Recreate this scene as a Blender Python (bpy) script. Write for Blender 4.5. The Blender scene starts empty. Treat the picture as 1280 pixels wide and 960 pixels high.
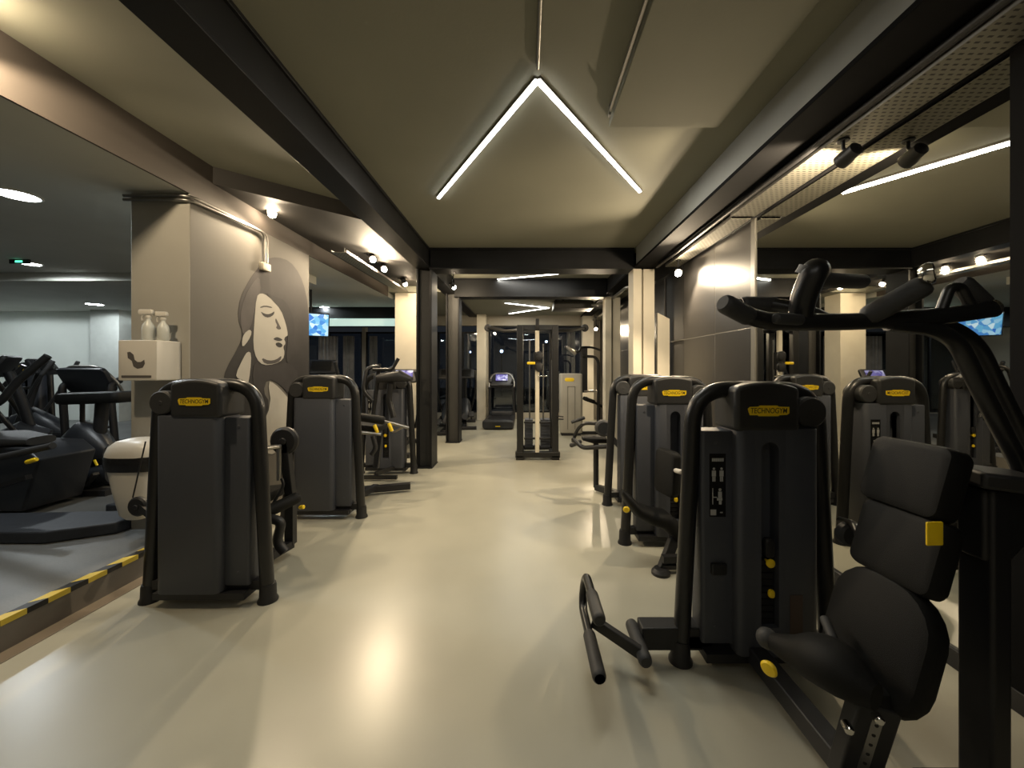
import bpy, bmesh, math, random
from mathutils import Vector, Matrix
random.seed(7)
scene = bpy.context.scene
COL = scene.collection
V = Vector
F = 482.0            # focal length in pixels of a 1280 px wide frame
EYE = 1.58
PI = math.pi

def P(px, py, d):
    """point seen at pixel (px, py), d metres in front of the camera"""
    return V(((px - 657.0) * d / F, d, EYE - (py - 460.0) * d / F))

# ------------------------------------------------------------------ materials
def mat(name, col, rough=0.5, metal=0.0, spec=0.5, em=None, es=0.0, var=0.0, vscale=8.0, bump=0.0, bscale=200.0, coat=0.0):
    m = bpy.data.materials.new(name); m.use_nodes = True
    nt = m.node_tree; b = nt.nodes['Principled BSDF']
    b.inputs['Base Color'].default_value = (*col, 1); b.inputs['Roughness'].default_value = rough
    b.inputs['Metallic'].default_value = metal; b.inputs['Specular IOR Level'].default_value = spec
    b.inputs['Coat Weight'].default_value = coat
    if em:
        b.inputs['Emission Color'].default_value = (*em, 1); b.inputs['Emission Strength'].default_value = es
    tc = nt.nodes.new('ShaderNodeTexCoord')
    if var > 0:
        n = nt.nodes.new('ShaderNodeTexNoise'); n.inputs['Scale'].default_value = vscale; n.inputs['Detail'].default_value = 5
        nt.links.new(tc.outputs['Object'], n.inputs['Vector'])
        r = nt.nodes.new('ShaderNodeValToRGB')
        r.color_ramp.elements[0].position = .3; r.color_ramp.elements[1].position = .7
        r.color_ramp.elements[0].color = (*[c * (1 - var) for c in col], 1)
        r.color_ramp.elements[1].color = (*[min(1, c * (1 + var)) for c in col], 1)
        nt.links.new(n.outputs['Fac'], r.inputs['Fac']); nt.links.new(r.outputs['Color'], b.inputs['Base Color'])
    if bump > 0:
        n2 = nt.nodes.new('ShaderNodeTexNoise'); n2.inputs['Scale'].default_value = bscale; n2.inputs['Detail'].default_value = 3
        nt.links.new(tc.outputs['Object'], n2.inputs['Vector'])
        bp = nt.nodes.new('ShaderNodeBump'); bp.inputs['Strength'].default_value = bump; bp.inputs['Distance'].default_value = .003
        nt.links.new(n2.outputs['Fac'], bp.inputs['Height']); nt.links.new(bp.outputs['Normal'], b.inputs['Normal'])
    return m

M = {}
M['shroud'] = mat('charcoal_shroud', (.054, .058, .070), .50, bump=.25, bscale=350)
M['cap'] = mat('charcoal_cap', (.027, .027, .027), .42, bump=.2, bscale=350)
M['tube'] = mat('black_tube', (.012, .012, .012), .34)
M['black'] = mat('matt_black', (.010, .010, .011), .5)
M['deep'] = mat('slot_black', (.004, .004, .005), .6)
M['pad'] = mat('black_upholstery', (.0065, .0065, .006), .6, spec=.22, bump=.35, bscale=500)
M['rubber'] = mat('grey_rubber', (.030, .030, .030), .6, bump=.3, bscale=300)
M['yellow'] = mat('yellow_plastic', (.92, .64, .014), .4)
M['ink'] = mat('badge_ink', (.02, .018, .01), .5)
M['chrome'] = mat('chrome', (.7, .68, .64), .15, metal=1)
M['steel'] = mat('brushed_steel', (.35, .34, .32), .35, metal=1)
M['print'] = mat('white_print', (.42, .42, .40), .5)
M['plate'] = mat('plate_black', (.008, .008, .008), .25)
M['beam'] = mat('black_steel_paint', (.009, .0095, .0105), .5, spec=.22, var=.3, vscale=3)
M['web'] = mat('dark_grey_steel_paint', (.035, .034, .031), .5, var=.15, vscale=3)
M['greybeam'] = mat('grey_beam_paint', (.34, .345, .325), .6, var=.1, vscale=2)
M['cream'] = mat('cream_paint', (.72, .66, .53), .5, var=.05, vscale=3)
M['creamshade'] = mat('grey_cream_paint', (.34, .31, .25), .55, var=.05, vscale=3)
M['ceiling'] = mat('grey_ceiling', (.215, .212, .165), .8, var=.05, vscale=1.2, bump=.15, bscale=60)
M['ceilinglow'] = mat('grey_low_ceiling', (.46, .465, .42), .8, var=.06, vscale=1.2)
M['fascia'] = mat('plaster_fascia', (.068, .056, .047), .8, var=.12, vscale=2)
M['pillar'] = mat('grey_plaster', (.33, .315, .275), .75, var=.06, vscale=2, bump=.1, bscale=40)
M['roomwall'] = mat('pale_plaster', (.66, .70, .66), .75, var=.05, vscale=1)
M['white'] = mat('white_plastic', (.62, .59, .53), .35)
M['mark'] = mat('grey_mark', (.10, .09, .085), .5)
M['silver'] = mat('silver_shroud', (.36, .345, .30), .45, bump=.1)
M['silverline'] = mat('silver_groove', (.18, .17, .15), .5)
M['bag'] = mat('bin_bag', (.010, .010, .011), .25, bump=1.0, bscale=40)
M['panel'] = mat('dark_wall_panel', (.022, .021, .021), .30, spec=.6, bump=.05, bscale=300)
M['seam'] = mat('panel_seam', (.12, .115, .10), .4)
M['alu'] = mat('aluminium', (.30, .29, .27), .4, metal=1)
M['matgrey'] = mat('blue_grey_mat', (.022, .026, .034), .55, var=.2, vscale=20, bump=.3, bscale=150)
M['bluegrey'] = mat('dark_blue_plastic', (.016, .018, .022), .4)
M['outside'] = mat('night_ground', (.006, .007, .010), .9, var=.4, vscale=.6)
M['curtain'] = mat('grey_curtain', (.30, .29, .28), .8, var=.2, vscale=5)
M['led'] = mat('led_diffuser', (.8, .8, .78), .5, em=(1.0, .97, .90), es=15)
M['bulb'] = mat('warm_bulb', (.9, .8, .6), .4, em=(1.0, .80, .55), es=220)
M['down'] = mat('cool_downlight', (.9, .9, .9), .4, em=(.93, .98, 1.0), es=40)
M['strip'] = mat('pale_band_glow', (.6, .7, .65), .5, em=(.62, .85, .76), es=.75)  # glow in place of cool light falling on a pale band
M['exit'] = mat('green_exit', (.1, .5, .3), .4, em=(.1, .8, .45), es=2.0)
M['street'] = mat('street_lamp_glow', (.8, .85, 1), .4, em=(.55, .75, 1.0), es=12)
M['glassbottle'] = mat('frosted_bottle', (.55, .56, .52), .25)
M['hair'] = mat('mural_hair', (.038, .032, .034), .75, var=.55, vscale=2.2)
M['hairlight'] = mat('mural_hair_light', (.045, .039, .039), .75, var=.4, vscale=3)
M['face'] = mat('mural_face', (.33, .315, .28), .75, var=.06, vscale=3)
M['dusk'] = mat('mural_dark', (.014, .012, .013), .75, var=.3, vscale=5)

def hair_mat():
    m = mat('mural_hair', (.03, .026, .027), .75); nt = m.node_tree; b = nt.nodes['Principled BSDF']
    tc = nt.nodes.new('ShaderNodeTexCoord'); sp = nt.nodes.new('ShaderNodeSeparateXYZ'); nt.links.new(tc.outputs['Object'], sp.inputs[0])
    n = nt.nodes.new('ShaderNodeTexNoise'); n.inputs['Scale'].default_value = 3.0; n.inputs['Detail'].default_value = 6; nt.links.new(tc.outputs['Object'], n.inputs['Vector'])
    ad = nt.nodes.new('ShaderNodeMath'); ad.operation = 'MULTIPLY_ADD'; ad.inputs[1].default_value = 1.1; nt.links.new(n.outputs['Fac'], ad.inputs[0]); nt.links.new(sp.outputs['Z'], ad.inputs[2])
    r = nt.nodes.new('ShaderNodeMapRange'); r.inputs['From Min'].default_value = 1.35; r.inputs['From Max'].default_value = 2.6; nt.links.new(ad.outputs[0], r.inputs['Value'])
    cr = nt.nodes.new('ShaderNodeValToRGB'); cr.color_ramp.elements[0].color = (.006, .005, .0055, 1); cr.color_ramp.elements[1].color = (.040, .034, .0345, 1)
    nt.links.new(r.outputs['Result'], cr.inputs['Fac']); nt.links.new(cr.outputs['Color'], b.inputs['Base Color'])
    return m
M['hair'] = hair_mat()
def mirror_mat():
    m = mat('mirror_silver', (.56, .56, .53), .012, metal=1)
    return m
M['mirror'] = mirror_mat()

def floor_mat():
    m = mat('polished_concrete', (.36, .335, .265), .30, spec=.5)
    nt = m.node_tree; b = nt.nodes['Principled BSDF']
    tc = nt.nodes.new('ShaderNodeTexCoord')
    n1 = nt.nodes.new('ShaderNodeTexNoise'); n1.inputs['Scale'].default_value = .7; n1.inputs['Detail'].default_value = 2
    n2 = nt.nodes.new('ShaderNodeTexNoise'); n2.inputs['Scale'].default_value = 2.2; n2.inputs['Detail'].default_value = 2; n2.inputs['Distortion'].default_value = 0
    for n in (n1, n2): nt.links.new(tc.outputs['Object'], n.inputs['Vector'])
    mx = nt.nodes.new('ShaderNodeMath'); mx.operation = 'ADD'
    nt.links.new(n1.outputs['Fac'], mx.inputs[0]); nt.links.new(n2.outputs['Fac'], mx.inputs[1])
    r = nt.nodes.new('ShaderNodeValToRGB')
    r.color_ramp.elements[0].position = .75; r.color_ramp.elements[0].color = (.345, .332, .268, 1)
    r.color_ramp.elements[1].position = 1.25; r.color_ramp.elements[1].color = (.41, .396, .318, 1)
    mul = nt.nodes.new('ShaderNodeMath'); mul.operation = 'MULTIPLY'; mul.inputs[1].default_value = .8
    nt.links.new(mx.outputs[0], mul.inputs[0]); r.color_ramp.elements[0].position = .35; r.color_ramp.elements[1].position = 1.0
    nt.links.new(mul.outputs[0], r.inputs['Fac']); nt.links.new(r.outputs['Color'], b.inputs['Base Color'])
    rr = nt.nodes.new('ShaderNodeMapRange'); rr.inputs['From Min'].default_value = .0; rr.inputs['From Max'].default_value = 1.0
    rr.inputs['To Min'].default_value = .27; rr.inputs['To Max'].default_value = .32
    nt.links.new(n2.outputs['Fac'], rr.inputs['Value']); nt.links.new(rr.outputs['Result'], b.inputs['Roughness'])
    return m
M['floor'] = floor_mat()

def rubber_floor():
    m = mat('grey_rubber_floor', (.115, .118, .118), .42)
    nt = m.node_tree; b = nt.nodes['Principled BSDF']
    tc = nt.nodes.new('ShaderNodeTexCoord')
    n = nt.nodes.new('ShaderNodeTexNoise'); n.inputs['Scale'].default_value = 90; n.inputs['Detail'].default_value = 2
    n1 = nt.nodes.new('ShaderNodeTexNoise'); n1.inputs['Scale'].default_value = 1.3; n1.inputs['Detail'].default_value = 5
    for q in (n, n1): nt.links.new(tc.outputs['Object'], q.inputs['Vector'])
    ad = nt.nodes.new('ShaderNodeMath'); ad.operation = 'MULTIPLY_ADD'; ad.inputs[1].default_value = .35
    nt.links.new(n.outputs['Fac'], ad.inputs[0]); nt.links.new(n1.outputs['Fac'], ad.inputs[2])
    r = nt.nodes.new('ShaderNodeValToRGB'); r.color_ramp.elements[0].position = .45; r.color_ramp.elements[1].position = .9
    r.color_ramp.elements[0].color = (.085, .089, .09, 1); r.color_ramp.elements[1].color = (.16, .163, .158, 1)
    nt.links.new(ad.outputs[0], r.inputs['Fac']); nt.links.new(r.outputs['Color'], b.inputs['Base Color'])
    return m
M['rubberfloor'] = rubber_floor()

def tray_mat():
    m = mat('perforated_galvanised', (.30, .29, .25), .5, metal=.6)
    nt = m.node_tree; b = nt.nodes['Principled BSDF']
    tc = nt.nodes.new('ShaderNodeTexCoord')
    br = nt.nodes.new('ShaderNodeTexBrick'); br.inputs['Scale'].default_value = 1.0
    br.inputs['Brick Width'].default_value = .045; br.inputs['Row Height'].default_value = .032; br.inputs['Mortar Size'].default_value = .011
    br.inputs['Mortar Smooth'].default_value = .1
    br.inputs['Color1'].default_value = (.05, .048, .042, 1); br.inputs['Color2'].default_value = (.06, .057, .05, 1); br.inputs['Mortar'].default_value = (.24, .23, .19, 1)
    nt.links.new(tc.outputs['Object'], br.inputs['Vector']); nt.links.new(br.outputs['Color'], b.inputs['Base Color'])
    return m
M['tray'] = tray_mat()

def glass_mat():
    m = bpy.data.materials.new('window_glass'); m.use_nodes = True
    nt = m.node_tree; nt.nodes.clear()
    out = nt.nodes.new('ShaderNodeOutputMaterial'); mx = nt.nodes.new('ShaderNodeMixShader')
    tr = nt.nodes.new('ShaderNodeBsdfTransparent'); tr.inputs['Color'].default_value = (.62, .66, .72, 1)
    gl = nt.nodes.new('ShaderNodeBsdfGlossy'); gl.inputs['Roughness'].default_value = .015; gl.inputs['Color'].default_value = (.8, .85, .9, 1)
    fr = nt.nodes.new('ShaderNodeFresnel'); fr.inputs['IOR'].default_value = 1.9
    nt.links.new(fr.outputs['Fac'], mx.inputs['Fac']); nt.links.new(tr.outputs[0], mx.inputs[1]); nt.links.new(gl.outputs[0], mx.inputs[2])
    nt.links.new(mx.outputs[0], out.inputs['Surface'])
    return m
M['glass'] = glass_mat()

def screen_mat(name, a, b_, c, sc, es):
    m = bpy.data.materials.new(name); m.use_nodes = True
    nt = m.node_tree; b = nt.nodes['Principled BSDF']; b.inputs['Base Color'].default_value = (.02, .02, .02, 1); b.inputs['Roughness'].default_value = .2
    tc = nt.nodes.new('ShaderNodeTexCoord'); n = nt.nodes.new('ShaderNodeTexVoronoi'); n.inputs['Scale'].default_value = sc
    nt.links.new(tc.outputs['Object'], n.inputs['Vector'])
    sep = nt.nodes.new('ShaderNodeSeparateColor'); nt.links.new(n.outputs['Color'], sep.inputs[0])
    r = nt.nodes.new('ShaderNodeValToRGB'); r.color_ramp.elements[0].color = (*a, 1); r.color_ramp.elements[1].color = (*c, 1)
    e = r.color_ramp.elements.new(.5); e.color = (*b_, 1)
    nt.links.new(sep.outputs[0], r.inputs['Fac']); nt.links.new(r.outputs['Color'], b.inputs['Emission Color']); b.inputs['Emission Strength'].default_value = es
    return m
M['tv'] = screen_mat('tv_picture', (.03, .15, .6), (.15, .5, .8), (.7, .9, 1), 13, 1.2)
M['console'] = screen_mat('console_picture', (.10, .08, .35), (.25, .22, .6), (.8, .8, 1), 14, 1.0)

# ------------------------------------------------------------------ mesh builder
def fillet(pts, r, n=7):
    pts = [V(p) for p in pts]
    out = [pts[0]]
    for i in range(1, len(pts) - 1):
        a, b, c = pts[i - 1], pts[i], pts[i + 1]
        u, w = a - b, c - b
        lu, lw = u.length, w.length
        if lu < 1e-6 or lw < 1e-6: continue
        k = min(r, lu * .48, lw * .48)
        p0, p1 = b + u / lu * k, b + w / lw * k
        for j in range(n + 1):
            t = j / n
            out.append((1 - t) ** 2 * p0 + 2 * t * (1 - t) * b + t * t * p1)
    out.append(pts[-1])
    return out

class MB:
    def __init__(s): s.v = []; s.f = []; s.mi = []; s.cur = 0
    def _add(s, vs, fs):
        o = len(s.v); s.v += [V(v) for v in vs]
        s.f += [[i + o for i in f] for f in fs]; s.mi += [s.cur] * len(fs); return s
    def box(s, x0, x1, y0, y1, z0, z1):
        vs = [(x, y, z) for z in (z0, z1) for y in (y0, y1) for x in (x0, x1)]
        return s._add(vs, [(0, 2, 3, 1), (4, 5, 7, 6), (0, 1, 5, 4), (2, 6, 7, 3), (0, 4, 6, 2), (1, 3, 7, 5)])
    def loops(s, ls, cap=True, closed=False):
        n = len(ls[0]); vs = [v for l in ls for v in l]; fs = []
        m = len(ls)
        for i in range(m if closed else m - 1):
            a, b = i * n, ((i + 1) % m) * n
            for j in range(n):
                k = (j + 1) % n
                fs.append((a + j, a + k, b + k, b + j))
        if cap and not closed:
            fs.append(tuple(reversed(range(n)))); fs.append(tuple((m - 1) * n + j for j in range(n)))
        return s._add(vs, fs)
    def tube(s, pts, r, bend=.05, seg=14, r_end=None, flat=1.0, nb=7):
        p = fillet(pts, bend, nb) if len(pts) > 2 else [V(q) for q in pts]
        m = len(p); tang = []
        for i in range(m):
            a = p[max(i - 1, 0)]; b = p[min(i + 1, m - 1)]
            tang.append((b - a).normalized())
        t0 = tang[0]; nrm = t0.cross(V((0, 0, 1)))
        if nrm.length < .1: nrm = t0.cross(V((0, 1, 0)))
        nrm.normalize(); ls = []
        for i in range(m):
            t = tang[i]; nrm = (nrm - t * nrm.dot(t)).normalized(); bi = t.cross(nrm)
            k = i / (m - 1); rr = r if r_end is None else r + (r_end - r) * k
            ls.append([p[i] + (nrm * math.cos(2 * PI * j / seg) * flat + bi * math.sin(2 * PI * j / seg)) * rr for j in range(seg)])
        return s.loops(ls)
    def grip(s, a, b, r, seg=14):
        a, b = V(a), V(b); u = (b - a).normalized()
        prof = [(0, .72), (.12 * r * 2, .93), (.6 * r, 1)]
        L = (b - a).length
        pts = [(d, k) for d, k in prof] + [(L - d, k) for d, k in reversed(prof)]
        return s.lathe_axis(a, u, [(k * r, d) for d, k in pts], seg)
    def lathe_axis(s, o, u, prof, seg=24):
        o, u = V(o), V(u).normalized()
        n = u.cross(V((0, 0, 1)))
        if n.length < .1: n = u.cross(V((0, 1, 0)))
        n.normalize(); b = u.cross(n)
        return s.loops([[o + u * h + (n * math.cos(2 * PI * j / seg) + b * math.sin(2 * PI * j / seg)) * max(r, 1e-4) for j in range(seg)] for r, h in prof])
    def cyl(s, a, b, r, seg=20, e=None):
        a, b = V(a), V(b); L = (b - a).length; e = min(r * .2, L * .3) if e is None else e
        return s.lathe_axis(a, b - a, [(r - e, 0), (r, e), (r, L - e), (r - e, L)], seg)
    def ball(s, c, r, seg=16):
        n = 8
        return s.lathe_axis(V(c) - V((0, 0, r)), (0, 0, 1), [(r * math.sin(PI * i / n) if 0 < i < n else r * .02, r - r * math.cos(PI * i / n)) for i in range(n + 1)], seg)
    def pad(s, c, u, w, wu, wv, t, rad=.03, edge=.012, nseg=5):
        """rounded slab: centre c, in-plane axes u (size wu) and w (size wv), thickness t along u x w"""
        c, u, w = V(c), V(u).normalized(), V(w); w = (w - u * w.dot(u)).normalized(); n = u.cross(w)
        def loop(inset, off):
            a, b = wu / 2 - inset, wv / 2 - inset; r = max(min(rad, a, b) - inset * .3, .001); r = min(r, a, b)
            pts = []
            for (sx, sy, a0) in ((1, 1, 0), (-1, 1, PI / 2), (-1, -1, PI), (1, -1, 1.5 * PI)):
                for i in range(nseg + 1):
                    an = a0 + PI / 2 * i / nseg
                    pts.append(c + u * (sx * (a - r) + r * math.cos(an)) + w * (sy * (b - r) + r * math.sin(an)) + n * off)
            return pts
        e = min(edge, t * .49)
        ls = [loop(e, -t / 2), loop(e * .3, -t / 2 + e * .3), loop(0, -t / 2 + e), loop(0, t / 2 - e), loop(e * .3, t / 2 - e * .3), loop(e, t / 2)]
        return s.loops(ls)
    def rbox(s, x0, x1, y0, y1, z0, z1, rad=.02, edge=.008):
        """box with its vertical edges rounded"""
        return s.pad(((x0 + x1) / 2, (y0 + y1) / 2, (z0 + z1) / 2), (1, 0, 0), (0, 1, 0), x1 - x0, y1 - y0, z1 - z0, rad, edge)
    def prism(s, pts, ext):
        """polygon pts (3D) pushed along ext"""
        ext = V(ext); a = [V(p) for p in pts]; b = [p + ext for p in a]
        return s.loops([a, b])
    def beam(s, a, b, w, h, up=(0, 0, 1)):
        a, b = V(a), V(b); d = (b - a).normalized(); sd = d.cross(V(up)).normalized(); u = sd.cross(d)
        q = lambda p: [p - sd * w / 2 - u * h / 2, p + sd * w / 2 - u * h / 2, p + sd * w / 2 + u * h / 2, p - sd * w / 2 + u * h / 2]
        return s.loops([q(a), q(b)])
    def loft(s, secs, seg=18, p=2.4):
        """secs: (centre, half-width vector, half-height vector)"""
        ls = []
        for c, a, b in secs:
            c, a, b = V(c), V(a), V(b); l = []
            for j in range(seg):
                t = 2 * PI * j / seg; cs, sn = math.cos(t), math.sin(t)
                l.append(c + a * math.copysign(abs(cs) ** (2 / p), cs) + b * math.copysign(abs(sn) ** (2 / p), sn))
            ls.append(l)
        return s.loops(ls)
    def build(s, name, m, parent=None, world=False, smooth=True, bevel=0.0, kind=None, label=None, shift=None):
        me = bpy.data.meshes.new(name); vs = s.v
        if world and parent is not None:
            root = parent
            while root.parent: root = root.parent
            inv = (Matrix.Translation(root.location) @ Matrix.Rotation(root.rotation_euler.z, 4, 'Z')).inverted()
            vs = [inv @ v for v in vs]
        if shift is not None: vs = [v - V(shift) for v in vs]
        me.from_pydata([tuple(v) for v in vs], [], s.f)
        ms = m if isinstance(m, (list, tuple)) else [m]
        for k in ms: me.materials.append(M[k])
        bm = bmesh.new(); bm.from_mesh(me)
        for f, i in zip(bm.faces, s.mi): f.material_index = i
        bmesh.ops.recalc_face_normals(bm, faces=bm.faces)
        if smooth:
            for f in bm.faces: f.smooth = True
            for e in bm.edges:
                if len(e.link_faces) == 2 and e.calc_face_angle(0) > math.radians(38): e.smooth = False
        bm.to_mesh(me); bm.free()
        o = bpy.data.objects.new(name, me); COL.objects.link(o)
        if shift is not None: o.location = shift
        if parent is not None: o.parent = parent
        if bevel > 0:
            b = o.modifiers.new('bevel', 'BEVEL'); b.width = bevel; b.segments = 3; b.limit_method = 'ANGLE'; b.angle_limit = math.radians(40)
        if kind: o['kind'] = kind
        if label: o['label'] = label
        return o

def thing(name, label, cat, loc=(0, 0, 0), group=None, rz=0):
    o = bpy.data.objects.new(name, None); COL.objects.link(o); o.location = loc; o.rotation_euler = (0, 0, rz)
    o.empty_display_size = .1
    o['label'] = label; o['category'] = cat
    if group: o['group'] = group
    return o
def tag(o, label, cat, group=None):
    o['label'] = label; o['category'] = cat
    if group: o['group'] = group
    return o
def struct(name, mb, m, bevel=0, smooth=True): return mb.build(name, m, bevel=bevel, smooth=smooth, kind='structure')

def text_mesh(txt, size, key, shear=0.0):
    cu = bpy.data.curves.new('lettering', 'FONT'); cu.body = txt; cu.size = size; cu.align_x = 'CENTER'; cu.align_y = 'CENTER'
    cu.extrude = .0004; cu.offset = size * .003; cu.shear = shear
    o = bpy.data.objects.new('lettering', cu); COL.objects.link(o)
    dg = bpy.context.evaluated_depsgraph_get()
    me = bpy.data.meshes.new_from_object(o.evaluated_get(dg))
    bpy.data.objects.remove(o); me.materials.clear(); me.materials.append(M[key]); me.name = 'lettering'
    return me
LOGO = text_mesh('TECHNOGYM', .034, 'ink', .12)
EXITTXT = None

# ================================================================== THE ROOM
ZC = 3.46
ZL = 3.10     # low ceiling of the left room
XM = 2.27     # mirror / panel wall
PF = .18      # raised floor level
# floors
struct('floor', MB().box(-2.92, 2.6, -3.0, 12.1, -.12, 0), 'floor')
struct('floor_platform', MB().box(-14.6, -2.92, -3.0, 12.1, -.12, PF), 'rubberfloor')
M['riser'] = mat('brown_grey_riser', (.15, .135, .115), .7, var=.15, vscale=4)
M['edge'] = mat('brown_floor_edge', (.20, .165, .125), .55, var=.12, vscale=4)
struct('trim_1', MB().box(-2.918, -2.905, -3.0, 12.0, .001, PF - .004), 'riser')
struct('trim_2', MB().box(-2.904, -2.80, -3.0, 3.3, .0005, .004), 'edge')
# hazard tape along the step edge
tp = MB(); y = -.5; k = 0
while y < 3.34:
    L = .115 if k % 2 == 0 else .10
    tp.cur = k % 2
    x0, x1 = -2.965, -2.903
    tp._add([(x0, y, PF + .003), (x1, y + .05, PF + .003), (x1, y + .05 + L, PF + .003), (x0, y + L, PF + .003),
             (x0, y, PF + .0005), (x1, y + .05, PF + .0005), (x1, y + .05 + L, PF + .0005), (x0, y + L, PF + .0005)],
            [(0, 1, 2, 3), (7, 6, 5, 4), (0, 4, 5, 1), (1, 5, 6, 2), (2, 6, 7, 3), (3, 7, 4, 0)])
    tp._add([(x1 + .001, y + .05, PF - .03), (x1 + .001, y + .05 + L, PF - .03), (x1 + .001, y + .05 + L, PF + .003), (x1 + .001, y + .05, PF + .003)], [(0, 1, 2, 3)])
    y += L; k += 1
M['tapeyellow'] = mat('tape_yellow', (.62, .47, .05), .5)
tag(tp.build('hazard_tape', ['tapeyellow', 'black']), 'yellow and black striped tape along the edge of the raised floor', 'tape')

# ceilings
struct('ceiling', MB().box(-2.94, 2.6, -3.0, 8.2, ZC, ZC + .1), 'ceiling')
struct('ceiling_far', MB().box(-2.94, 2.6, 8.2, 12.1, 3.20, 3.56), 'ceiling')
struct('ceiling_left', MB().box(-14.6, -2.94, -3.0, 12.1, ZL, 3.56), 'ceilinglow')
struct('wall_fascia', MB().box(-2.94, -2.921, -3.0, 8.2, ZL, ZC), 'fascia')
# slab past the diagonal ceiling edge, its dark brown standing in for shade
sf = MB(); sf.prism([(-2.92, 3.60, ZC - .16), (-1.72, 4.62, ZC - .16), (-1.72, 8.1, ZC - .16), (-2.92, 8.1, ZC - .16)], (0, 0, .16))
M['shadeslab'] = mat('dark_brown_shade', (.028, .025, .022), .7, var=.15, vscale=2)
struct('ceiling_shade', sf, 'shadeslab')
# beams and columns
def ibeam_y(name, x0, x1, y0, y1, z0, z1, web, fl, shade='beam'):
    m = MB(); m.box(x0, x1, y0, y1, z0, z0 + fl); m.box(x0, x1, y0, y1, z1 - fl, z1)
    c = (x0 + x1) / 2; m.box(c - web / 2, c + web / 2, y0, y1, z0 + fl, z1 - fl)
    return struct(name, m, shade, bevel=.003)
ibeam_y('beam_left', -1.74, -1.50, -3.0, 12.0, 3.15, ZC, .20, .03)
mb = MB(); mb.box(1.72, 1.95, -3.0, 6.0, 3.185, ZC); struct('beam_right', mb, 'greybeam', bevel=.004)
mb = MB(); mb.box(1.70, 2.0, -3.0, 12.0, 3.150, 3.184); M['flange'] = mat('flat_black_paint', (.008, .008, .0085), .8, spec=.08)
struct('beam_right_flange', mb, 'flange', bevel=.003)
mb = MB(); mb.box(1.72, 1.95, 6.3, 12.0, 3.184, ZC); struct('beam_right_far', mb, 'beam', bevel=.004)
def ibeam_x(name, x0, x1, y0, y1, z0, z1):
    m = MB(); m.box(x0, x1, y0, y1, z0, z0 + .025); m.box(x0, x1, y0, y1, z1 - .025, z1)
    c = (y0 + y1) / 2; m.box(x0, x1, y0 + .03, y1 - .03, z0 + .025, z1 - .025)
    return struct(name, m, 'beam', bevel=.003)
ibeam_x('beam_cross', -1.5, 1.7, 6.02, 6.38, 3.13, ZC)
ibeam_x('beam_cross_far', -1.5, 1.7, 8.06, 8.4, 3.07, 3.46)
def hcolumn(name, x0, x1, y0, y1, z1, fl='beam', wb='web'):
    m = MB(); w = .028
    m.box(x0, x0 + w, y0, y1, 0, z1); m.box(x1 - w, x1, y0, y1, 0, z1)
    m.cur = 1; m.box(x0 + w, x1 - w, y0 + .10, y0 + .13, 0, z1)
    m.cur = 0; m.box(x0 - .01, x1 + .01, y0 - .01, y1 + .01, 0, .018)
    return struct(name, m, [fl, wb], bevel=.002)
hcolumn('column_left', -1.72, -1.475, 6.06, 6.44, 3.15)
hcolumn('column_left_far', -1.68, -1.40, 8.12, 8.46, 3.15)
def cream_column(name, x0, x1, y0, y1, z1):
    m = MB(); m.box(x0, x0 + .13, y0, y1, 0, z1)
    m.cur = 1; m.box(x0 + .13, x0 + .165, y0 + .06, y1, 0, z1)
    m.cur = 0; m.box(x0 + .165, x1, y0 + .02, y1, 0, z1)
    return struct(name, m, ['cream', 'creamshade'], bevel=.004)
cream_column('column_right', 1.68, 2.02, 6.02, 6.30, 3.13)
cream_column('column_right_far', 1.68, 2.0, 8.12, 8.40, 3.07)
struct('column_back_right', MB().box(1.72, 2.05, 11.6, 11.9, 0, 3.2), 'cream', bevel=.004)
struct('column_back_left', MB().box(-1.47, -1.20, 11.6, 11.9, 0, 3.2), 'cream', bevel=.004)
mb = MB(); mb.prism([(2.07, 6.05, 0), (2.26, 6.05, 0), (2.26, 6.05, 2.35), (2.07, 6.05, 2.45)], (0, .06, 0)); struct('wall_return', mb, 'cream')
# mural pillar and the second pillar behind it
struct('pillar_mural', MB().box(-3.43, -2.92, 3.35, 5.20, 0, ZL), 'pillar', bevel=.006)
struct('pillar_far', MB().box(-2.83, -2.28, 8.35, 8.8, 0, 3.3), 'cream', bevel=.006)
# right wall: dark panels and the mirror
rw = struct('wall_right', MB().box(XM + .03, XM + .2, -3.0, 12.1, 0, ZC), 'black')
pm = MB()
for (a, b) in ((3.87, 4.62), (4.63, 5.52), (6.32, 7.2), (7.21, 8.1), (8.45, 9.5), (9.51, 11.6)):
    for (z0, z1) in ((.10, 1.985), (1.995, 3.05)):
        pm.box(XM, XM + .028, a, b, z0, z1)
struct('wall_right_panels', pm, 'panel', bevel=.003)
struct('trim_4', MB().box(XM - .012, XM + .03, 3.80, 3.868, .10, 3.06), 'seam', bevel=.003)
struct('trim_5', MB().box(XM + .002, XM + .03, 3.87, 11.6, 1.984, 1.996).box(XM + .002, XM + .03, 4.618, 4.632, .1, 3.05), 'seam')
mi = thing('wall_mirror', 'floor-to-tray mirror covering the right wall behind the weight machines', 'mirror', (XM, 2.8, .10))
MB().box(XM, XM + .02, 1.80, 3.795, .10, 3.05).build('mirror_glass', 'mirror', mi, world=True)
MB().box(XM - .012, XM + .028, 1.735, 1.798, .10, 3.05).build('mirror_edge', 'flange', mi, world=True)
struct('wall_right_near', MB().box(XM, XM + .028, -3.0, 1.73, .10, 3.05), 'flange')
struct('baseboard_right', MB().box(XM - .02, XM + .03, -3.0, 11.6, 0, .10), 'black', bevel=.004)
struct('wall_right_upper', MB().box(XM - .005, XM + .03, -3.0, 12.0, 3.09, ZC), 'beam')
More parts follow.
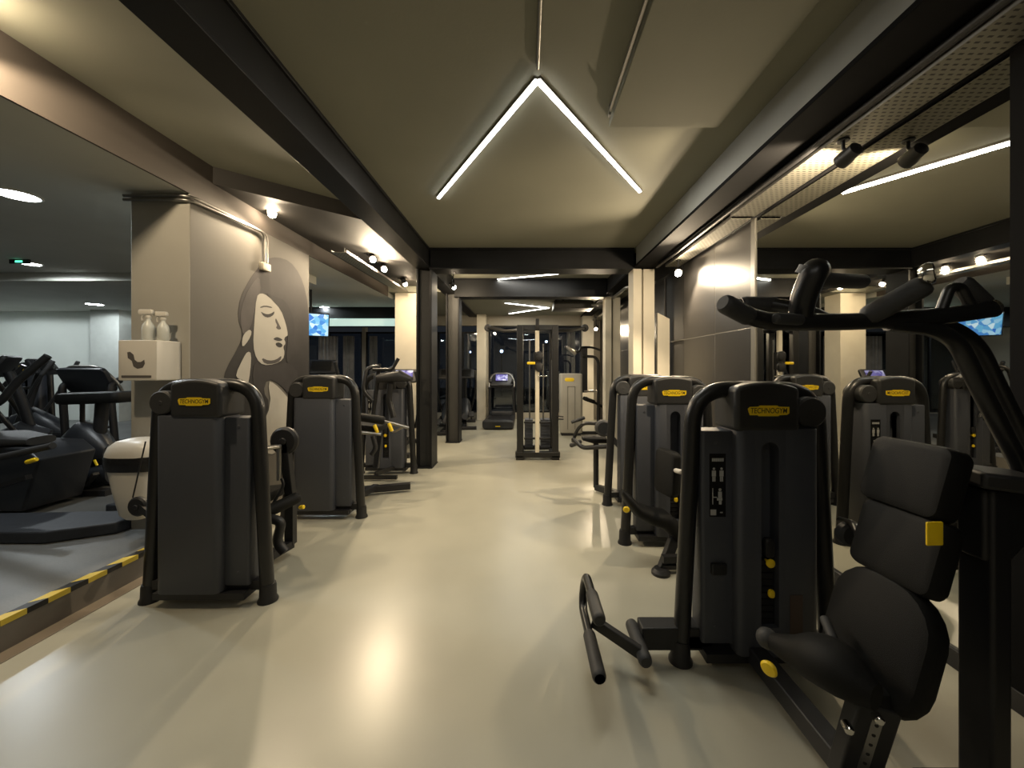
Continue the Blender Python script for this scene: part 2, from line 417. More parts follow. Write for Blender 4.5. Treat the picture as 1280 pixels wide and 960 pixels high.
# back wall with windows
BY = 11.9
bw = MB()
bw.box(-9.5, 2.6, BY, BY + .2, 2.89, 3.5); bw.box(-9.5, 2.6, BY, BY + .2, 0, .20)
for (a, b) in ((-9.5, -9.1), (-5.05, -4.95), (-1.40, -1.15), (1.75, 2.6)): bw.box(a, b, BY, BY + .2, .2, 2.89)
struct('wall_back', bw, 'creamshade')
def window(n, x0, x1, z0, z1, mull, y=BY + .05):
    m = MB()
    m.box(x0, x1, y, y + .06, z0, z0 + .05); m.box(x0, x1, y, y + .06, z1 - .05, z1)
    m.box(x0, x0 + .05, y, y + .06, z0 + .05, z1 - .05); m.box(x1 - .05, x1, y, y + .06, z0 + .05, z1 - .05)
    for q in mull: m.box(q - .03, q + .03, y, y + .06, z0 + .05, z1 - .05)
    w = struct('window_%d' % n, m, 'beam')
    MB().box(x0 + .04, x1 - .04, y + .025, y + .035, z0 + .04, z1 - .04).build('pane', 'glass', w)
window(1, -1.15, 1.75, .20, 2.89, (-.2, .75))
window(2, -4.95, -1.40, .20, 2.70, (-3.9, -2.7, -1.95))
window(3, -9.1, -5.05, .20, 2.70, (-8.0, -7.0, -6.1))
# left room: pale wall, pilaster, side walls, front wall behind the camera
struct('wall_left_back', MB().box(-14.6, -9.5, 10.4, 10.6, PF, ZL), 'roomwall')
struct('wall_left_return', MB().box(-9.7, -9.5, 10.6, 12.1, PF, ZL), 'roomwall')
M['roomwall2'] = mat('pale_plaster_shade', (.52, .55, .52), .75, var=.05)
struct('pilaster_left', MB().box(-11.35, -10.6, 10.05, 10.4, PF, ZL), 'roomwall2')
dm = MB(); dm.box(-10.55, -9.75, 10.33, 10.41, PF, 2.75); d1 = struct('door_1', dm, 'beam', bevel=.004)
MB().cyl((-10.42, 10.27, 1.2), (-10.42, 10.34, 1.2), .03).cyl((-10.42, 10.28, 1.2), (-10.28, 10.28, 1.2), .012).build('door_handle', 'steel', d1)
struct('wall_left', MB().box(-14.8, -14.6, -3.0, 10.6, 0, 3.1), 'roomwall')
struct('wall_front', MB().box(-14.8, 2.6, -3.2, -3.0, 0, 3.6), 'pillar')
struct('beam_room', MB().box(-13.0, -3.5, 6.15, 6.45, 2.97, ZL), 'ceilinglow', bevel=.004)
struct('beam_room_far', MB().box(-9.0, -2.9, 9.6, 9.9, 2.62, ZL), 'beam', bevel=.004)
# outside: ground and a far dark wall with lamps
struct('ground_outside', MB().box(-20, 14, 12.1, 34, -.25, -.15), 'outside')
lamp_spots = [(P(627, 439, 24), .10), (P(683, 427, 20), .065), (P(588, 440, 22), .05), (P(600, 462, 26), .05)]
for i, (p, r) in enumerate(lamp_spots):
    lab = ['street lamp with bluish glow outside the back window left of the cable tower',
           'white lamp outside the window behind the cable tower',
           'small lamp outside the window between black column and cream column, upper one',
           'small lamp outside low beside the cream back column'][i]
    t = thing('street_lamp', lab, 'lamp', (p.x, p.y, -.15), 'lamps outside the back windows')
    MB().cyl((p.x, p.y, -.15), (p.x, p.y, p.z - r), .05).build('pole', 'black', t, world=True)
    MB().ball(p, r).build('lamp_head', 'street', t, world=True)

# ================================================================== CEILING FITTINGS
def strip(mb_, a, b, w, h):
    return mb_.beam(a, b, w, h)
def vlight(apex, e1, e2, label, z, k=1.0):
    t = thing('ceiling_light', label, 'light', (apex[0], apex[1], z), 'white LED line lights')
    for e in ([e1, e2] if e2 else [e1]):
        a, b = V((*apex, z - .010)), V((*e, z - .010))
        arm = MB().beam(a, b, .044, .020).build('housing', 'alu', t, world=True)
        MB().beam(a + V((0, 0, -.015)), b + V((0, 0, -.015)), .030, .012).build('diffuser', 'led', arm, world=True)
        L = (b - a).length
        la = bpy.data.lights.new('led_glow', 'AREA'); la.shape = 'RECTANGLE'; la.size = L; la.size_y = .04; la.energy = 26 * LEDK * k; la.color = (1, .96, .84)
        lo = bpy.data.objects.new('led_glow', la); COL.objects.link(lo)
        c = (a + b) / 2; lo.location = (c.x, c.y, z - .045)
        lo.rotation_euler = (0, 0, math.atan2(b.y - a.y, b.x - a.x))
    return t
LEDK = .74
def ceilxy(px, py, h): d = F * h / (460 - py); return ((px - 657) * d / F, d)
vlight(ceilxy(672, 96, 1.88), ceilxy(548, 245, 1.88), ceilxy(800, 237, 1.88), 'large white chevron LED line light on the ceiling over the aisle', ZC)
vlight(ceilxy(720, 340, 1.86), ceilxy(622, 349, 1.86), None, 'single white LED line light seen between the two black cross beams', ZC)
vlight((.62, 10.2), (-.50, 9.45), (-.48, 11.3), 'small sideways chevron LED line light near the back windows', 3.195)
# unseen chevron added behind the camera to light the near floor
vlight((.1, -1.6), (-1.1, -.2), (1.2, -.2), 'added unseen chevron LED line light on the ceiling behind the camera', ZC, .30)
tag(MB().tube([(.075, -2.8, ZC - .012), (.075, 2.40, ZC - .012)], .012).build('ceiling_conduit', 'alu'), 'thin grey conduit running along the ceiling to the chevron light', 'conduit')
# flat grey ceiling unit
ac = thing('ceiling_panel_unit', 'flat grey ceiling unit to the right of the chevron light', 'ceiling unit', (1.0, 1.6, 3.34))
MB().box(.63, 1.46, -.6, 2.92, 3.40, ZC - .001).build('casing', 'ceiling', ac, world=True, bevel=.006)
MB().box(.59, .605, -.6, 2.76, 3.40, 3.415).box(.595, .605, 2.74, 2.775, 3.38, 3.455).build('edge_rail', 'alu', ac, world=True)
# cable trays (right)
def tray(name, x0, x1, y0, y1, z, label, hang=ZC, lips=.035):
    t = thing(name, label, 'cable tray', ((x0 + x1) / 2, (y0 + y1) / 2, z), 'perforated cable trays')
    m = MB().box(x0, x1, y0, y1, z, z + .004)
    m.build('tray_floor', 'tray', t, world=True)
    for f in (.12, .5, .88): MB().box(x0 + .02, x0 + .03, y0 + (y1 - y0) * f, y0 + (y1 - y0) * f + .01, z + .004, hang).build('hanger', 'alu', t, world=True)
    MB().box(x0 - .004, x0, y0, y1, z, z + lips).box(x1, x1 + .004, y0, y1, z, z + lips).build('tray_side', 'alu', t, world=True)
    return t
tray('cable_tray', 2.005, 2.235, -1.0, 3.77, 3.06, 'long perforated metal cable tray above the right mirror')
tray('cable_tray', 2.03, 2.22, 3.80, 5.6, 3.05, 'shorter perforated cable tray above the dark wall panels')
tray('cable_tray', -2.62, -2.42, 5.2, 7.9, 3.14, 'perforated cable tray with spotlights left of the black columns', ZC - .16)
tray('cable_tray', 1.98, 2.2, 8.6, 11.4, 2.98, 'perforated cable tray beside the far cream columns', 3.2)
tag(MB().tube([(1.98, -1, 3.10), (1.98, 5.8, 3.10)], .022).build('pipe', 'black'), 'black pipe running beside the cable tray above the mirror', 'pipe')
tag(MB().tube([(2.15, 6.4, 3.0), (1.80, 6.9, 3.02), (1.80, 7.9, 3.02)], .03, bend=.1).build('ceiling_pipe', 'alu'), 'short metal duct pipe between the two cream columns', 'pipe')

def spot_fixture(p, mount, label, energy, aim=None, group='warm spotlights', lit=True, r=.045, size=1.5, recess=False):
    p, mount = V(p), V(mount)
    t = thing('spotlight', label, 'spotlight', mount, group)
    d = (V(aim) - p).normalized() if aim is not None else V((0, -.45, -.9)).normalized()
    MB().lathe_axis(p - d * .11, d, [(.02, 0), (r * .95, .015), (r * .95, .06), (r * 1.1, .09), (r * 1.1, .13 if recess else .10), (r * .9, .13 if recess else .10), (r * .85, .06 if recess else .09)], 20).build('lamp_head', 'black', t, world=True)
    MB().tube([mount, (p + mount) / 2, p - d * .08], .011, bend=.02).cyl(mount + V((0, 0, -.012)), mount, .035).build('bracket', 'black', t, world=True)
    if lit:
        MB().ball(p + d * (-.035 if recess else .018), r * (.7 if recess else .92)).build('bulb', 'bulb', t, world=True)
        la = bpy.data.lights.new('spot_glow', 'SPOT'); la.energy = energy; la.color = (1, .80, .54); la.shadow_soft_size = .035
        la.spot_size = math.radians(size * 100 if size < 1.8 else 178); la.spot_blend = .35
        lo = bpy.data.objects.new('spot_glow', la); COL.objects.link(lo); lo.location = p + d * (.02 if recess else .075)
        lo.rotation_euler = d.to_track_quat('-Z', 'Y').to_euler()
    return t
SK = .68
s = P(340, 266, 4.22); spot_fixture(s, (s.x, s.y + .02, ZC - .16), 'glowing spotlight above the mural pillar', 120 * SK, aim=(-1.2, 2.4, 0))
s = P(466, 324, 5.8); spot_fixture(s, (s.x - .1, s.y, ZC - .16), 'glowing spotlight nearer of the pair on the left tray', 190 * SK, aim=(-.6, 3.2, 0), size=2)
s = P(480, 336, 6.3); spot_fixture(s, (s.x - .1, s.y, ZC - .16), 'glowing spotlight farther of the pair on the left tray', 190 * SK, aim=(-.2, 4.2, 0), size=2)
s = P(506, 354, 7.4); spot_fixture(s, (s.x - .1, s.y, ZC - .16), 'spotlight farthest along the left tray close to the black column', 90 * SK, aim=(-1.6, 8.6, 1.2), size=2)
s = P(848, 341, 5.25); spot_fixture(s, (s.x, s.y, 3.05), 'glowing spotlight above the dark wall panel beside the cream column', 310 * SK, aim=(.4, 2.6, 0), size=2)
s = P(745, 411, 10.6); spot_fixture(s, (s.x, s.y, 2.98), 'glowing spotlight near the back wall above the silver machine', 170 * SK, aim=(.4, 9.0, 0), size=2)
s = P(1054, 200, 2.50); spot_fixture(s, (s.x, s.y, 3.06), 'black spotlight clamped under the tray and turned away to the columns', 260 * SK, aim=(1.75, 6.0, 2.0), recess=True)
spot_fixture((-2.75, 1.85, 3.33), (-2.75, 1.78, 3.46), 'spotlight on the left ceiling edge turned to the mural pillar', 125 * SK, aim=(-2.72, 3.6, 1.5), size=1.25)
s = P(640, 330, 7.3); spot_fixture((-1.35, 7.2, 3.1), (-1.35, 7.2, 3.46), 'added spotlight behind the left black column turned to the back wall', 90 * SK, aim=(.5, 10.5, .5), size=2)  # extra lamp, added to light the back bay

# round downlights in the left room
def downlight(x, y, label, e, r=.11):
    t = thing('ceiling_downlight', label, 'light', (x, y, ZL), 'round downlights of the left room')
    MB().lathe_axis((x, y, ZL), (0, 0, -1), [(r + .02, 0), (r + .02, .008), (r, .012), (r, .002)], 28).build('rim', 'white', t, world=True)
    MB().lathe_axis((x, y, ZL - .002), (0, 0, -1), [(r, 0), (r, .008), (r * .5, .011), (.001, .012)], 28).build('diffuser', 'down', t, world=True)
    la = bpy.data.lights.new('down_glow', 'SPOT'); la.energy = e * 1.85; la.spot_size = math.radians(176); la.spot_blend = .15; la.color = (.90, .97, 1.0); la.shadow_soft_size = .06
    lo = bpy.data.objects.new('down_glow', la); COL.objects.link(lo); lo.location = (x, y, ZL - .03)
x, y = ceilxy(22, 243, 1.52); downlight(x, y, 'bright round downlight at the left edge of the picture', 50, .13)
x, y = ceilxy(118, 380, 1.52); downlight(x, y, 'far round downlight above the back wall of the left room', 52, .15)
downlight(-13.0, 8.6, 'added unseen round downlight in the far left corner of the left room', 52, .15)  # added out of view to brighten the pale back wall
downlight(-7.2, 5.6, 'added round downlight of the left room behind the mural pillar', 60)  # extra downlight, added for more light in the left room
downlight(-5.0, 9.6, 'added round downlight before the windows behind the mural pillar', 60)  # another added downlight, for the window end
ex = P(25, 331, 5.4)
t = thing('exit_sign', 'small sign with a green glow on the left room ceiling', 'sign', (ex.x, ex.y, ZL))
MB().box(ex.x - .14, ex.x + .14, ex.y - .012, ex.y + .012, 3.04, ZL).build('sign_body', 'black', t, world=True, bevel=.004)
MB().box(ex.x - .05, ex.x + .05, ex.y - .016, ex.y - .011, 3.055, 3.082).build('lit_face', 'exit', t, world=True)

# TV
tvp = P(392, 407, 7.5)
t = thing('television', 'television with a bright blue picture hung beyond the mural pillar', 'television', (tvp.x, tvp.y, ZL))
n = V((.55, -.80, -.22)).normalized(); u = V((0, 0, 1)).cross(n).normalized(); w = n.cross(u)
c = P(398, 406, 7.5) - u * .14
MB().pad(c, u, w, .66, .46, .05, .01, .008).build('casing', 'black', t, world=True)
MB().pad(c + u.cross(w) * .027, u, w, .62, .42, .006, .004, .002).build('screen', 'tv', t, world=True)
MB().tube([(c.x - .02, c.y + .06, ZL), (c.x - .02, c.y + .06, c.z), c - u.cross(w) * .02], .02).build('ceiling_arm', 'black', t, world=True)
# pale band over the far windows, cool light on it put in as glow
t = tag(MB().box(-6.6, -2.86, 9.50, 9.585, 2.62, 2.80).build('pale_glow_band', 'strip', bevel=.01), 'long pale green band with its light put in as glow beneath the black beam by the windows', 'glowing band')
for i, (a, b) in enumerate(((-6.3, -5.7), (-5.55, -5.2), (-4.75, -4.5))):
    m = MB(); pts = []
    n_ = 16
    front = [(a + (b - a) * k / n_, 11.72 + .03 * math.sin(k * 2.3), 0.2) for k in range(n_ + 1)]
    back = [(x, y + .012, z) for x, y, z in reversed(front)]
    m.prism(front + back, (0, 0, 2.35))
    tag(m.build('curtain', 'curtain'), ['wide grey curtain at the windows behind the mural pillar', 'narrow grey curtain left of a window mullion', 'thin grey curtain nearest the cream pillar'][i], 'curtain', 'grey window curtains')

# conduit on the mural pillar
def pil(px, py): d = 2.92 * F / (657 - px); return V((-2.92, d, EYE - (py - 460) * d / F))
t = thing('wall_conduit', 'grey conduit bending down the mural pillar to a small junction box', 'conduit', (-2.9, 4.0, 2.9))
a = V((-3.45, 3.31, 3.06)); b = V((-2.885, 3.31, 3.06)); e = pil(327, 291); f = pil(327, 330)
for off in (0, .035):
    MB().tube([a + V((0, -.0, -off)), b + V((0, 0, -off)), V((-2.885, e.y + off, e.z)), V((-2.885, f.y + off, f.z))], .013, bend=.09).build('pipe', 'alu', t, world=True)
MB().pad(V((-2.895, f.y + .02, f.z - .03)), (0, 1, 0), (0, 0, 1), .13, .085, .05, .01, .006).build('junction_box', 'creamshade', t, world=True)

# mural
mt = thing('wall_mural', 'painted portrait of a long-haired woman on the grey pillar', 'mural', (-2.919, 4.3, 0.9))
def Z2(x, y): return pil(130 + x / 2.822, 220 + y / 2.822)
M['muralgrey'] = mat('mural_side_grey', (.094, .087, .076), .75, var=.06, vscale=2)
MB().box(-2.9197, -2.9190, 3.357, 5.193, .002, ZL - .002).build('side_sheet', 'muralgrey', mt, world=True)  # darker grey sheet over the pillar's whole mural side
def paint(name, pts, key, layer, parent=mt, smooth=1):
    q = [Z2(*p) for p in pts]
    for _ in range(smooth):
        r = []
        for i in range(len(q)):
            a, b = q[i], q[(i + 1) % len(q)]
            r += [a * .75 + b * .25, a * .25 + b * .75]
        q = r
    q = [V((-2.9190 + .0012 * layer, min(p.y, 5.195), p.z)) for p in q]
    m = MB(); m.prism(q, (.0008, 0, 0)); return m.build(name, key, parent, world=True, smooth=False)
paint('hair', [(545, 320), (575, 292), (610, 285), (655, 300), (690, 345), (712, 410), (722, 490), (724, 640), (722, 760), (700, 790), (660, 790), (620, 735), (575, 715), (560, 760), (585, 800), (560, 880), (545, 960), (480, 960), (440, 800), (420, 720), (430, 680), (470, 610), (490, 560), (470, 500), (480, 430), (510, 370)], 'hair', 1)
paint('hair_side', [(520, 380), (548, 350), (552, 410), (530, 470), (515, 540), (490, 570), (478, 500), (492, 430)], 'hairlight', 2)
paint('face', [(536, 425), (552, 412), (575, 422), (620, 462), (632, 490), (638, 512), (656, 540), (650, 560), (632, 572), (640, 590), (630, 602), (636, 622), (630, 648), (600, 664), (560, 668), (536, 645), (524, 600), (528, 520)], 'face', 3)
paint('hair_strand', [(565, 408), (600, 425), (640, 440), (668, 500), (672, 600), (650, 660), (640, 650), (648, 560), (640, 520), (622, 470), (590, 436)], 'dusk', 4)
paint('eye', [(550, 477), (562, 485), (576, 488), (590, 484), (600, 476), (597, 490), (580, 500), (562, 496)], 'dusk', 4)
paint('brow', [(548, 462), (566, 456), (592, 462), (590, 466), (566, 461), (550, 466)], 'hairlight', 4)
paint('nose_shadow', [(604, 500), (612, 516), (618, 528), (624, 540), (612, 542), (604, 534), (610, 528), (602, 512)], 'hairlight', 4)
paint('upper_lip', [(594, 575), (606, 568), (616, 570), (630, 578), (618, 583), (606, 581)], 'dusk', 4)
paint('lower_lip', [(602, 590), (616, 586), (630, 596), (622, 606), (608, 602)], 'hair', 4)
paint('chin_shadow', [(552, 640), (580, 652), (606, 648), (626, 632), (620, 652), (600, 662), (565, 664)], 'hairlight', 4)
paint('neck_shadow', [(530, 650), (560, 672), (610, 668), (650, 655), (690, 700), (660, 780), (620, 735), (575, 712), (560, 760), (545, 790), (520, 720)], 'dusk', 3)
paint('hand', [(490, 640), (505, 618), (518, 625), (514, 690), (505, 740), (490, 720), (470, 715), (462, 700)], 'face', 4)
paint('finger', [(492, 556), (512, 540), (520, 552), (508, 580), (486, 606), (484, 580)], 'face', 4)
paint('shoulder', [(576, 722), (600, 732), (632, 764), (660, 800), (655, 850), (640, 900), (610, 970), (585, 985), (556, 960), (552, 890), (588, 806)], 'face', 4)

# dispenser, bottles, bin
t = thing('towel_dispenser', 'white paper towel dispenser with a grey curl mark on the pillar', 'dispenser', (-3.14, 3.35, 1.48))
MB().pad((-3.145, 3.235, 1.642), (1, 0, 0), (0, 0, 1), .315, .33, .225, .012, .010).build('casing', 'white', t, world=True)
def dq(x, y): p = P(130 + x / 2.822, 220 + y / 2.822, 3.121); return V((p.x, 3.1215, p.z))
q = [dq(*p) for p in ((82, 622), (92, 620), (104, 630), (108, 648), (118, 656), (130, 656), (142, 648), (144, 662), (136, 676), (118, 680), (104, 672), (98, 652), (84, 642))]
MB().prism(q, (0, -.001, 0)).build('curl_mark', 'mark', t, world=True, smooth=False)
MB().box(-3.27, -3.03, 3.1185, 3.1225, 1.502, 1.520).build('paper_slot', 'mark', t, world=True)
def bottle(x, y, z, label, s=1.0, lean=1):
    t = thing('spray_bottle', label, 'bottle', (x, y, z), 'spray bottles on the dispenser')
    MB().lathe_axis((x, y, z), (0, 0, 1), [(.036 * s, 0), (.042 * s, .008), (.042 * s, .10 * s), (.038 * s, .125 * s), (.016 * s, .165 * s), (.015 * s, .18 * s)], 20).build('bottle_body', 'glassbottle', t, world=True)
    h = MB().cyl((x, y, z + .18 * s), (x, y, z + .205 * s), .019 * s)
    h.pad((x - .02 * lean * s, y, z + .235 * s), (1, 0, 0), (0, 0, 1), .11 * s, .042 * s, .03, .012, .006)
    h.tube([(x - .035 * lean * s, y, z + .222 * s), (x - .055 * lean * s, y, z + .19 * s), (x - .05 * lean * s, y, z + .165 * s)], .006)
    h.build('trigger_head', 'white', t, world=True)
bottle(-3.12, 3.19, 1.808, 'left spray bottle with white trigger on the towel dispenser', 1.0)
bottle(-3.035, 3.23, 1.808, 'right spray bottle with white trigger on the towel dispenser', .95)
t = thing('waste_bin', 'white wall bin with domed lid and black bag left of the nearest left machine', 'bin', (-3.3, 3.2, .36))
cx, cy = -3.16, 3.17
sec = lambda z, a, b: ((cx + .0, cy, z), (a, 0, 0), (0, b, 0))
MB().loft([sec(.36, .07, .08), sec(.40, .11, .11), sec(.60, .155, .135), sec(.84, .205, .15)], 24, 3.5).build('bin_body', 'white', t, world=True)
MB().loft([sec(.76, .205, .155), sec(.80, .214, .160), sec(.86, .216, .162), sec(.875, .21, .158)], 24, 3.5).build('bin_bag', 'bag', t, world=True)
MB().loft([sec(.872, .214, .162), sec(.90, .212, .160), sec(.95, .19, .15), sec(.99, .14, .12), sec(1.005, .08, .07)], 24, 3).build('lid', 'white', t, world=True)

# ================================================================== WEIGHT MACHINES
def tower(t, mirror=False, slot=True, plate=True, badge=True):
    """weight tower in the thing's own coordinates, front towards -y; mirrored = seen from its back"""
    sx = -1.0 if mirror else 1.0
    X = lambda *a: sorted([sx * a[0], sx * a[1]])
    MB().tube([(-.40, 0, .0), (-.325, 0, 1.465), (.325, 0, 1.465), (.40, 0, .0)], .043, bend=.19, seg=18, nb=12).build('frame_tube', 'tube', t)
    for q in (-1, 1):
        MB().lathe_axis((q * .40, 0, 0), (0, 0, 1), [(.062, 0), (.062, .012), (.052, .03), (.050, .10), (.046, .12)], 22).build('foot', 'black', t)
    MB().box(-.40, .40, -.03, .03, .09, .15).box(-.30, .30, -.09, .10, .055, .10).build('base_bar', 'black', t)
    s = MB(); a, b = X(-.15, .27)
    if slot:
        s0, s1 = sorted([sx * -.03, sx * .06]); zt, zb = 1.20, .25
        s.rbox(a, s0, -.11, .11, .10, 1.27, .035, .006); s.rbox(s1, b, -.11, .11, .10, 1.27, .035, .006)
        s.box(s0 - .04, s1 + .04, -.035, .10, .10, 1.27)
        s.box(s0 - .037, s1 + .037, -.1095, -.035, .10, zb)
        r = (s1 - s0) / 2; cxx = (s0 + s1) / 2
        arch = [(cxx + r * math.cos(PI * k / 12), -.1098, zt - r + r * math.sin(PI * k / 12)) for k in range(13)]
        s.prism([(s1 + .037, -.1098, zt - r)] + [(s1 + .037, -.1098, 1.265), (s0 - .037, -.1098, 1.265), (s0 - .037, -.1098, zt - r)] + list(reversed(arch)), (0, .075, 0))
        # fill the rounded inner corners of the two uprights
        s.box(s0 - .037, s0, -.1095, -.03, zb, zt - r); s.box(s1, s1 + .037, -.1095, -.03, zb, zt - r)
    else:
        s.rbox(a, b, -.11, .11, .10, 1.27, .045, .008)
    s.build('shroud', 'shroud', t)
    a, b = X(-.31, -.135)
    wg = MB().rbox(a, b, -.055, .075, .13, 1.25, .018, .008)
    for zz in (1.19, .22): wg.cyl((sx * -.24, -.058, zz), (sx * -.24, -.05, zz), .011)
    w = wg.build('side_wing', 'shroud', t)
    c = MB(); prof = [(-.165, 1.255)]
    for k in range(13):
        x = -.165 + .33 * k / 12; prof.append((x, 1.478 + .03 * (1 - (x / .165) ** 2)))
    prof.append((.165, 1.255))
    c.prism([(sx * x + sx * .0, -.118, z) for x, z in prof], (0, .236, 0))
    cap = c.build('top_cap', 'cap', t, bevel=.022)
    MB().lathe_axis((sx * .235, -.105, 1.352), (0, 1, 0), [(.004, -.003), (.012, -.003), (.014, 0), (.070, 0), (.079, .010), (.079, .19), (.070, .20)], 28).build('pulley_cover', 'rubber', t)
    MB().tube([(sx * .30, .05, 1.33), (sx * .335, .05, .3)], .005).build('cable', 'black', t)
    if badge:
        bw_, bh = .105, .027; y0 = -.1185
        pts = [(-bw_, .010), (-bw_ + .010, .020), (-.05, .022), (-.045, bh), (.045, bh), (.05, .022), (bw_, .020), (bw_, -.012), (bw_ - .012, -.020), (.055, -.022), (.05, -bh), (-.05, -bh), (-.055, -.022), (-bw_ + .010, -.022), (-bw_ + .004, -.006)]
        bo = MB().prism([(x, y0, 1.362 + z) for x, z in pts], (0, -.003, 0)).build('badge', 'yellow', cap, smooth=False)
        l = bpy.data.objects.new('lettering', LOGO); COL.objects.link(l); l.parent = cap
        l.location = (0, y0 - .0034, 1.362); l.rotation_euler = (PI / 2, 0, 0); l.scale = (.88, 1.12, 1)
    if slot:
        st = MB()
        for k in range(14): st.box(sx * .015 - .042, sx * .015 + .042, -.075, -.037, .11 + k * .034, .139 + k * .034)
        st.build('weight_stack', 'deep', t)
        pk = MB().pad((sx * .012, -.100, .66), (1, 0, 0), (0, 0, 1), .05, .10, .04, .02, .01).build('lift_carrier', 'black', t)
        MB().lathe_axis((sx * .012, -.125, .585), (0, 1, 0), [(.010, 0), (.022, .004), (.022, .012), (.008, .014), (.006, .05)], 16).build('selector_pin', 'yellow', t)
        MB().pad((sx * .017, -.115, .43), (1, 0, 0), (.2, 0, 1), .030, .042, .02, .014, .006).build('selector_pin', 'yellow', t)
    if plate:
        x0 = .188 if plate == 'right' else sx * -.228
        yp = -.111 if plate == 'right' else -.056
        m = MB(); m.box(x0 - .042, x0 + .042, yp - .002, yp + .0005, .80, 1.13); m.cur = 1; y = yp - .0035
        for k in range(6): m.box(x0 - .03 + k * .0105, x0 - .0215 + k * .0105, y, y + .001, 1.09, 1.107)
        for q in (-1, 1):
            fx = x0 + q * .02
            m.cyl((fx, y, 1.052), (fx, y + .001, 1.052), .0065, 10, 0); m.box(fx - .0105, fx + .0105, y, y + .001, 1.012, 1.043); m.box(fx - .008, fx - .001, y, y + .001, .985, 1.011); m.box(fx + .001, fx + .008, y, y + .001, .985, 1.011)
        m.box(x0 - .028, x0 - .024, y, y + .001, .865, .95); m.box(x0 - .024, x0 - .004, y, y + .001, .90, .905)
        m.cyl((x0 + .012, y, .942), (x0 + .012, y + .001, .942), .008, 10, 0); m.box(x0 + .002, x0 + .022, y, y + .001, .90, .932); m.box(x0 - .004, x0 + .024, y, y + .001, .885, .899); m.box(x0 + .006, x0 + .020, y, y + .001, .865, .884)
        m.box(x0 - .038, x0 - .008, y, y + .001, .808, .838); m.box(x0 + .012, x0 + .026, y, y + .001, .820, .826)
        m.build('instruction_plate', ['plate', 'print'], w, smooth=False)

# ---- machine 1: nearest right machine
t = thing('leg_machine', 'nearest right weight machine with icon plate, ankle rollers and yellow-tagged backrest', 'weight machine', (1.235, 2.08, 0), 'charcoal weight machines')
tower(t)
sh = [c for c in t.children if c.name.startswith('shroud')][0]; wn = [c for c in t.children if c.name.startswith('side_wing')][0]
M['tan'] = mat('brown_sticker', (.07, .045, .035), .5)
MB().box(.115, .18, -.1125, -.1105, .22, .42).build('safety_sticker', 'tan', sh)
MB().rbox(-.265, -.185, -.075, -.05, .50, .56, .008).build('card_pocket', 'black', wn)
MB().box(.62, 1.0, 2.05, 2.15, .075, .195).build('base_beam', 'black', t, world=True, bevel=.008)
MB().beam((1.185, 2.06, .11), (1.185, 1.22, .11), .085, .085).box(.95, 1.42, 1.20, 1.28, .0, .07).build('floor_beam', 'black', t, world=True, bevel=.008)
MB().grip((.60, 2.20, .125), (.595, 1.90, .125), .034).build('pivot_roller', 'rubber', t, world=True)
MB().beam((.365, 2.10, .205), (.595, 1.96, .125), .035, .06).build('lever_arm', 'black', t, world=True, bevel=.006)
MB().tube([(.335, 1.74, .175), (.335, 2.26, .175), (.345, 2.30, .27), (.355, 2.26, .365), (.355, 1.86, .365)], .024, bend=.07).build('roller_bracket', 'tube', t, world=True)
MB().grip((.335, 1.74, .175), (.335, 2.04, .175), .033).build('ankle_roller', 'rubber', t, world=True)
MB().grip((.355, 1.85, .365), (.355, 2.08, .365), .033).build('ankle_roller', 'rubber', t, world=True)
# seat: local axes, fwd = where the sitter faces
fw = V((-.90, -.43, 0)).normalized(); sd = V((-fw.y, fw.x, 0))   # sd: towards the sitter's left
lean = math.radians(17)
fb = V((-.995, -.06, 0)).normalized(); sb = V((-fb.y, fb.x, 0))
up = (V((0, 0, 1)) * math.cos(lean) - fb * math.sin(lean)); nrm = (fw * math.cos(lean) + V((0, 0, 1)) * math.sin(lean))
def bpad(cpx, cpy, d, w, h, th, rad, name, key='pad'):
    c = P(cpx, cpy, d)
    return MB().pad(c, sb, up, w, h, th, rad, .022).build(name, key, t, world=True)
bpad(1098, 796, 1.40, .36, .44, .09, .14, 'lower_back_pad')
mp = bpad(1127, 682, 1.42, .30, .26, .09, .035, 'middle_back_pad')
bpad(1140, 596, 1.45, .29, .26, .10, .035, 'upper_back_pad')
c = P(1168, 667, 1.22)
MB().pad(c, fb, up, .055, .075, .006, .004, .002).build('yellow_tag', 'yellow', mp, world=True)
bs = P(1130, 690, 1.42) - fb * .075
MB().beam(bs - up * .34, bs + up * .32, .09, .035, up=fb).build('back_support', 'black', t, world=True, bevel=.006)
# saddle
S0, S1 = P(962, 800, 1.55), P(1096, 868, 1.22)
ax = (S1 - S0); secs = []
for k, (wd, ht, dz) in enumerate(((.026, .030, .0), (.040, .042, .002), (.052, .054, .008), (.072, .072, .020), (.088, .080, .026), (.094, .080, .026), (.09, .076, .020), (.07, .06, .006), (.04, .04, -.01))):
    c = S0 + ax * (k / 8.0) + V((0, 0, dz))
    secs.append((c, V((-fw.x, -fw.y, 0)) * wd * 1.0, V((0, 0, 1)) * ht))
MB().loft(secs, 20, 2.2).build('seat_roll', 'pad', t, world=True)
MB().ball(S0 + V((-.004, .01, 0)), .040).build('roll_end', 'rubber', t, world=True)
sc = P(1062, 838, 1.40)
MB().pad(sc + V((.03, .02, -.02)), fw, sd, .24, .28, .08, .07, .025).build('seat_pad', 'pad', t, world=True)
kb = P(961, 836, 1.47)
MB().lathe_axis(kb, V((-.75, -.55, -.1)), [(.006, -.03), (.024, -.012), (.03, 0), (.024, .008), (.004, .011)], 20).build('release_knob', 'yellow', t, world=True)
MB().grip(P(1030, 772, 1.5), P(1042, 800, 1.42), .017).build('side_grip', 'rubber', t, world=True)
pa, pb = P(1094, 872, 1.30), V((1.165, 1.385, .10))
